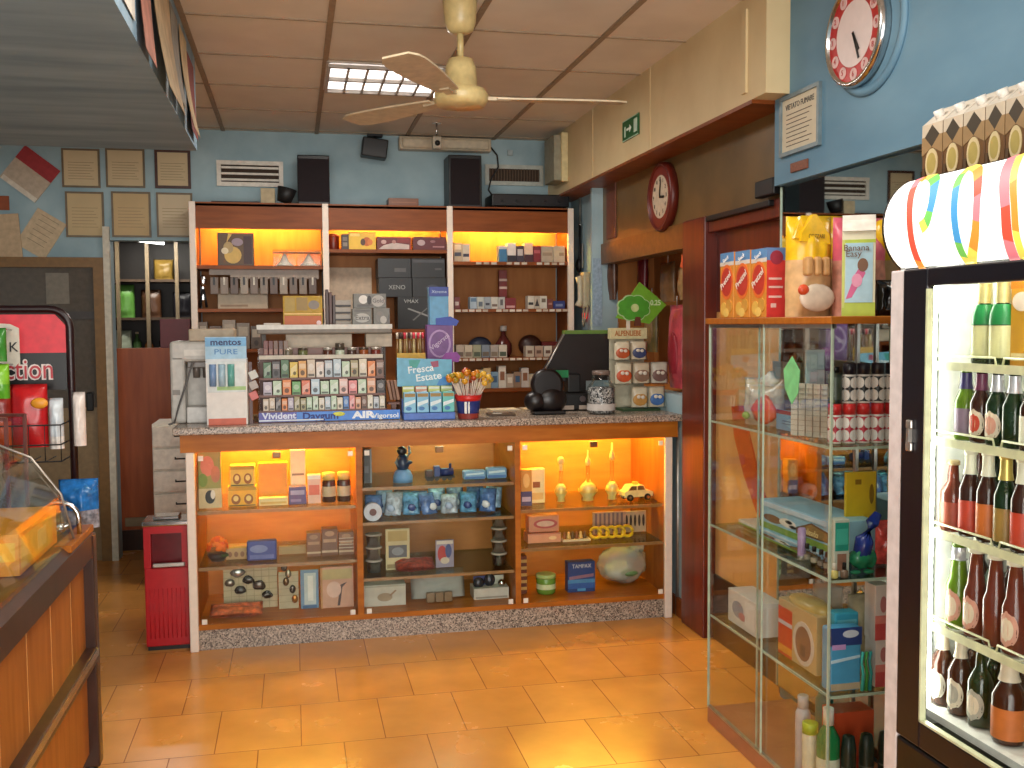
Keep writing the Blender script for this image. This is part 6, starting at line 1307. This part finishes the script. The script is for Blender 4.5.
o = pcar('pads_pack','blue soft pack with a dark top at the near corner of the lower vitrine shelf','pack',829,861,628,z3,2.70,.05,(80,160,206),pr=[('r',0,.72,1,1,(44,66,130)),('r',.08,.66,.5,.74,(190,150,206)),('e',.65,.9,.25,.06,(206,216,230)),('p',[(.05,.45),(.95,.52),(.95,.56),(.05,.5)],(190,220,236)),('r',.05,.03,.95,.13,(190,170,140))],bev=.008)
pcar('pads_pack','turquoise pack behind the dark-topped blue pack','pack',834,858,613,z3,2.77,.05,(60,160,190),pr=[('r',.1,.6,.9,.9,(110,196,214)),('r',.1,.2,.9,.4,(40,120,170))],bev=.006)
bag('beige_pouch','small beige pouch with a cord behind the blue packs','bag',PY(863,640,2.88).x,2.90,z3,.09,.24,.06,[mat((186,166,136),.4,var=.2)],seed=66,wr=.5)
for k,(t,b_,l) in enumerate(((637,690,'lower'),(585,637,'upper'))):
    pcar('pink_carton','white carton with a pink drawing, %s of two stacked by the fridge' % l,'box',875,891,t+.5,z3 if k==0 else z3+.1465+.0,2.71,.06,(220,206,200),pr=[('r',0,0,1,.3,(206,80,80)),('r',0,.3,1,.45,(220,130,120)),('e',.5,.65,.2,.15,(190,120,120))],pyb=None if k==0 else 637)
o = thing('toothbrush_pack','bunch of green toothbrushes in front of the pink cartons','toothbrush',(PY(867,688,2.69).x,2.695,z3))
for k in range(3): part('toothbrush', MB().tube([(-.014+.013*k,0,.0),(-.010+.013*k,.0,.05),(-.016+.013*k,0,.09),(-.012+.013*k,0,.12)],[.006,.005,.004,.005],8), mat([(60,180,170),(70,150,70),(40,150,150)][k],.3), o)
# floor of the vitrine
z0 = .061
p = PY(822,760,2.75); bottle('shampoo_bottle','green bottle with a white cap on the floor of the vitrine','bottle',1.612,2.78,z0,[(.032,0),(.036,.006),(.036,.19),(.02,.22),(.012,.235)],mat((30,120,66),.25),(.017,.232,.285),mat((230,226,220),.4),(.0365,.05,.13),mat((200,214,196),.4))
p = PX(800,760,1.60); bottle('deodorant_stick','slim pale grey bottle on the vitrine floor behind the glass pane','bottle',1.62,p.y+.02,z0,[(.022,0),(.025,.006),(.025,.20),(.016,.22)],mat((190,186,190),.3),(.018,.218,.26),mat((206,200,200),.3))
p = PX(810,760,1.60); bottle('lotion_bottle','cream bottle with a lime collar on the vitrine floor','bottle',1.605,p.y+.01,z0,[(.022,0),(.025,.006),(.025,.16),(.02,.17)],mat((220,216,190),.35),(.0255,.165,.20),mat((170,196,50),.35))
o = pcar('shoe_polish_box','orange-red box behind the dark bundles on the vitrine floor','box',834,873,712,z0,2.86,.08,(216,84,44),pr=[('r',.05,.1,.95,.35,(190,60,36))])
for k,(px,l) in enumerate(((850,'nearest the green bottle'),(868,'between the other two'),(887,'nearest the fridge'))):
    p = PY(px,768,2.74); o = solid('rolled_hose','dark green rolled bundle on the vitrine floor, %s' % l,'roll',MB().lathe([(.020,0),(.0225,.01),(.0235,.16),(.018,.20),(.008,.205)],n=16),mat((26,40,32),.35,var=.4),(p.x,2.75,z0))
    part('white_tie', MB().lathe([(.024,.10),(.024,.106)],n=16,cap0=False,cap1=False), mat((90,96,90),.4), o)
bottle('teal_bottle','teal plastic bottle behind the green one on the vitrine floor','bottle',PY(838,745,2.86).x+.03,3.0,z0,[(.028,0),(.03,.005),(.03,.22),(.014,.25)],mat((30,130,130),.3),(.015,.248,.28),mat((40,150,150),.3))

# ================================================================== FRIDGE GOODS
def bprof(r, h, neck=.013, sh=.55, nk=.72): return [(r*.9,0),(r,.006),(r,h*sh),(r*.75,h*(sh+.09)),(neck*1.15,h*nk),(neck,h*.96),(neck*1.15,h*.965),(neck*1.15,h)]
BB = mat((58,26,14),.12,name='brown_bottle_glass'); BG = mat((24,44,18),.12,name='dark_green_bottle_glass'); BGL = mat((96,130,30),.12,name='light_green_bottle_glass')
BR = mat((104,48,34),.12,name='amber_rose_bottle'); WHC = mat((226,226,206),.35); GLD = mat((206,180,96),.3,.5); SILV = mat((206,206,214),.25,.5); CRL = mat((214,200,176),.45); REDL = mat((190,66,44),.45); ORL = mat((196,106,46),.45)
LASTY = {}
def fbottle(lab, px, zi, r, h, m_, cap=None, labm=None, lz=(.15,.45), x=1.452, foil=None, oval=None, sh=.55, nk=.72, neck=.0105, group='bottles in the drinks fridge'):
    z = FSZ[zi]+.001
    y = min(PX(px,400,x).y, 2.040-r, LASTY.get((zi,x),9)-r-.004); LASTY[zi,x] = y-r
    o = bottle('drink_bottle',lab,'bottle',x,y,z,bprof(r,h,neck,sh,nk),m_,(neck*1.35,h*.945,h*1.01) if cap else None,cap,(r*1.012,h*lz[0],h*lz[1]) if labm else None,labm,18,group)
    if foil: part('neck_foil', MB().lathe([(neck*1.5,h*nk),(neck*1.2,h*.8),(neck*1.15,h*.945)],n=16,cap0=False,cap1=False), foil, o)
    if oval:
        # oval label wrapped on the side that faces the shop
        m2_ = MB(); R_ = []
        for i in range(9):
            v = -1+2*i/8; hw = sqrt(max(0,1-v*v))*1.0; hw = max(hw,.02)
            R_.append([m2_.bm.verts.new((r*1.015*cos(pi*1.06+hw*t*1.0), r*1.015*sin(pi*1.06+hw*t*1.0), h*(.27+.2*v))) for t in (-1,-.6,-.2,.2,.6,1)])
        for i in range(8):
            for j in range(5): m2_.bm.faces.new((R_[i][j],R_[i][j+1],R_[i+1][j+1],R_[i+1][j]))
        part('oval_label', m2_, oval[0], o)
        m3_ = MB(); R_ = []
        for i in range(9):
            v = -1+2*i/8; hw = max(sqrt(max(0,1-v*v)),.02)*.62
            R_.append([m3_.bm.verts.new((r*1.022*cos(pi*1.06+hw*t), r*1.022*sin(pi*1.06+hw*t), h*(.27+.13*v))) for t in (-1,-.5,0,.5,1)])
        for i in range(8):
            for j in range(4): m3_.bm.faces.new((R_[i][j],R_[i][j+1],R_[i+1][j+1],R_[i+1][j]))
        part('label_emblem', m3_, oval[1], o)
    return o
PNKL = mat((206,150,130),.5); GRYL = mat((170,164,150),.5)
# top shelf: two gold-necked bottles and an orange carton
for k,px in enumerate((983,997)): fbottle('gold-necked sparkling wine bottle with a green band, %s on the top fridge shelf' % ORD[k],px,4,.026,.26,BG,None,mat((206,204,150),.4),(.06,.32),foil=mat((206,190,130),.3,.3),nk=.5,sh=.34,x=1.452)
for o in [q for q in bpy.data.objects if q.name.startswith('drink_bottle') and q.parent is None][-2:]: part('green_band', MB().lathe([(.0272,.085),(.025,.11),(.018,.128)],n=18,cap0=False,cap1=False), mat((30,120,60),.35), o)
o = carton('dessert_box','orange and yellow dessert box with a picture on the top fridge shelf','box',1.49,PX(1018,400,1.46).y-.04,FSZ[4]+.001,.11,.08,.22,(206,150,40),pr=[('r',0,.8,1,.95,(236,226,190)),('r',0,.72,1,.8,(214,120,20)),('e',.3,.6,.25,.09,(226,206,190)),('e',.65,.62,.2,.08,(190,90,70)),('r',.05,.05,.95,.12,(226,206,150))],rz=radians(-90))
# second shelf
sp = [('small bottle with a yellowish shoulder and red oval label, farthest on the second shelf',966,BGL,None,mat((140,120,140),.5),None),
 ('dark small bottle with a round red and white label, second on the second shelf',980,BB,None,None,(CRL,REDL)),
 ('silver-necked green bottle with a slanted label, third on the second shelf',996,BG,None,None,(CRL,PNKL)),
 ('silver-necked dark bottle, fourth on the second shelf',1010,BG,None,None,None),
 ('red-necked bottle with a wide white label, nearest on the second shelf',1024,BB,None,WHC,None)]
for k,(l,px,m_,c,lm,ov) in enumerate(sp): fbottle(l,px,3,.0235,.158,m_,c,lm,(.08,.45),foil=[mat((60,50,100),.3),mat((110,50,80),.3),SILV,SILV,mat((206,90,60),.35)][k],oval=ov)
# third shelf
sp = [('amber jar-like bottle with pale cap, farthest on the third shelf',955,BR,mat((170,150,110),.4),mat((150,70,46),.5),None,.17),
 ('brown bottle with a white cap and red label, second on the third shelf',972,BB,WHC,REDL,None,.205),
 ('dark bottle with a white cap, third on the third shelf',990,BB,WHC,ORL,None,.21),
 ('dark bottle with a gold foil neck, fourth on the third shelf',1008,BG,GLD,mat((150,120,60),.4),None,.21),
 ('brown bottle with white cap and red label, nearest on the third shelf',1024,BB,WHC,REDL,None,.21)]
for k,(l,px,m_,c,lm,ov,h) in enumerate(sp): fbottle(l,px,2,.0235 if k else .027,h*.93,m_,c,lm,(.06,.42),foil=GLD if k == 3 else (WHC if k in (1,2,4) else None),oval=ov)
# fourth shelf
sp = [('green bottle with a silver neck and round pink label, farthest on the fourth shelf',962,BGL,None,None,(PNKL,CRL),SILV),
 ('tall amber bottle with a white cap, second on the fourth shelf',980,BR,WHC,None,(PNKL,CRL),None),
 ('tall amber bottle with a white cap and no label, third on the fourth shelf',1000,BR,WHC,None,None,None),
 ('tall amber bottle with white cap and drop-shaped label, nearest on the fourth shelf',1020,BR,WHC,None,(PNKL,CRL),None)]
for k,(l,px,m_,c,lm,ov,fo) in enumerate(sp): fbottle(l,px,1,.0255,.195,m_,c,lm,foil=fo,oval=ov,sh=.5,nk=.8,neck=.013)
# floor
sp = [('brown bottle with a cream neck label, farthest on the fridge floor',948,BB,None,None,(GRYL,CRL),CRL),
 ('brown bottle with a cream foil neck, second on the fridge floor',966,BB,None,None,(CRL,GRYL),CRL),
 ('olive bottle with a round silver label, third on the fridge floor',987,BG,None,None,(GRYL,CRL),None)]
for k,(l,px,m_,c,lm,ov,fo) in enumerate(sp): fbottle(l,px,0,.027,.178,m_,c,lm,foil=fo,oval=ov)
fbottle('big brown bottle with white rings and orange label, nearest on the fridge floor',1016,0,.034,.182,BB,WHC,ORL,(.06,.42),foil=CRL,neck=.015)
# second row, farther back
cnt = {1:0,2:0,3:0,0:0}
for zi,r,h,pxs in ((3,.0235,.158,(972,988,1004,1018)),(2,.0235,.18,(964,982,1000,1016)),(1,.0255,.19,(972,992,1012)),(0,.027,.175,(958,978,1000))):
    for k,px in enumerate(pxs): fbottle('plain dark bottle in the back row of the fridge, %s along on the %s shelf' % (ORD[k],['bottom','fourth','third','second'][zi]),px,zi,r,h,[BB,BG][k%2],WHC if zi in (1,2) else None,x=1.55,neck=.010)
# milk cartons on top of the fridge
x_ = 1.50
ys = [PX(q,140,x_).y for q in (922,943,963,985,1005,1027,1049)]
for k in range(6):
    w_ = abs(ys[k]-ys[k+1])*.96; yc = (ys[k]+ys[k+1])/2
    zt_ = PX(930,116,x_).z
    h_ = zt_-.02-(FZ1+.013)
    o = carton('milk_carton','brown and cream gabled carton, %s from the far end of the row on the fridge' % ORD[k],'carton',x_+.04,yc,FZ1+.013,w_,.08,h_,(104,70,36),pr=[('r',0,.80,1,1,(196,182,160)),('p',[(.5,.98),(.86,.80),(.5,.62),(.14,.80)],(60,50,36)),('p',[(0,.80),(.14,.80),(.5,.62),(0,.5)],(150,120,80)),('p',[(1,.80),(.86,.80),(.5,.62),(1,.5)],(150,120,80)),('e',.5,.36,.3,.24,(206,186,140)),('e',.5,.36,.22,.17,(170,150,80)),('r',.02,.02,.98,.10,(150,130,60)),('r',.06,.12,.2,.3,(80,56,30))],rz=radians(-90),group='cartons on the fridge')
    part('gable_top', MB().prism([(-.04,h_),(.04,h_),(.004,h_+.03),(.004,h_+.038),(-.004,h_+.038),(-.004,h_+.03)],-w_/2,w_/2,'x'), mat((206,198,184),.4), o)
    part('screw_cap', MB().cyl((0,-.018,h_+.014),(0,-.026,h_+.032),.012), mat((226,222,214),.35), o)

# ================================================================== LEFT COUNTER AND STAND GOODS
DK = .8732
o = carton('orange_carton','long orange-yellow cardboard box lying in the food display counter','box',-.84,3.13,DK,.20,.44,.115,(236,156,40),pr=[('r',.55,.35,.95,.8,(236,196,70))])
part('label', MB().box(.10,.1008,-.20,.16,.015,.10).box(.1008,.1016,-.02,.08,.03,.085,1), [mat((236,186,60),.5),mat((240,206,110),.5)], o)
b_ = solid('green_bowl','shallow green plastic bowl behind the long orange box in the food counter','bowl',MB().lathe([(.04,0),(.07,.03),(.082,.06),(.078,.06),(.066,.032),(.035,.006)],n=28),mat((70,110,56),.3),(-1.04,3.16,DK))
o = solid('clear_food_box','clear plastic box with a brown frame standing in the food display counter','box',MB().box(-.12,.12,-.07,.07,0,.39,0,.004),CLEAR,(-1.0,3.49,DK),radians(-8))
part('wrapped_food', MB().ball((0,0,.20),(.085,.05,.12),14,8,0,.3), mat((170,160,140),.3,var=.3), o)
fr_ = MB()
for x in (-.122,.122):
    for y in (-.072,.072): fr_.box(x-.005,x+.005,y-.005,y+.005,0,.392)
for z in (.006,.388): fr_.box(-.122,.122,-.077,-.067,z-.005,z+.005).box(-.122,.122,.067,.077,z-.005,z+.005)
part('frame', fr_, mat((104,56,50),.3), o)
o = bag('blue_snack_bag','crinkled blue and silver snack bag hung low on the snack stand behind the counter end','snack bag',PY(79,500,3.86).x,3.86,PY(79,528,3.86).z,.135,.18,.06,[mat((40,110,180),.2,var=.5,scale=30),mat((150,150,160),.2,var=.6,scale=50)],seed=71,wr=.9,zsplit=[(0,1),(.38,0)])
part('crumpled_top', MB().ball((.02,-.01,.135),(.04,.016,.025),12,6,0,.6,3), mat((60,130,196),.2,var=.5,scale=30), o)
# stand: hung packs and bagged goods
def sbag(lab, px0, px1, py0, py1, y, c, sd, zs=None, c2=None, d=.05):
    a = PY(px0,py1,y); b_ = PY(px1,py0,y)
    return solid('crisps_bag', lab, 'crisps bag', MB().pouch(b_.x-a.x,b_.z-a.z,d,seed=sd,wr=.4,zsplit=zs,nx=10,nz=12), [mat(c,.25,var=.15)]+([mat(c2,.25,var=.3)] if c2 else []), ((a.x+b_.x)/2,y,a.z))
sbag('white and pale blue crisps bag in the wire basket of the snack stand',50,63,398,449,SY-.085,(206,214,220),81,[(0,1),(.25,0)],(236,232,226))
sbag('white glossy bag hung outside the upright of the snack stand',74,85,392,446,SY-.05,(226,214,206),82)
o = sbag('red crisps bag with an orange picture below the lettering of the snack stand',12,47,384,448,SY-.085,(190,30,34),83)
part('picture', MB().ball((.04,-.026,.16),(.03,.01,.02),10,6), mat((226,150,40),.4), o)
sbag('orange and red crisps bag at the left edge, below the lettering',-14,11,386,447,SY-.085,(206,84,40),84,[(0,0),(.4,1)],(150,40,30))
sbag('bright green crisps packet hung low over the shield of the snack stand',-12,9,364,399,SY-.16,(90,160,40),85,[(0,0),(.45,1)],(130,190,50),.04)
sbag('darker green crisps packet hung above the bright green one',-14,6,328,362,SY-.16,(60,130,50),86,None,None,.04)

# lift everything that stands on something a hair clear of it, so that no two surfaces share a plane
for o in C.objects:
    if o.parent is None and o.get('kind') != 'structure' and o.type in ('MESH','EMPTY') and o.location.z > .05: o.location.z += .0006
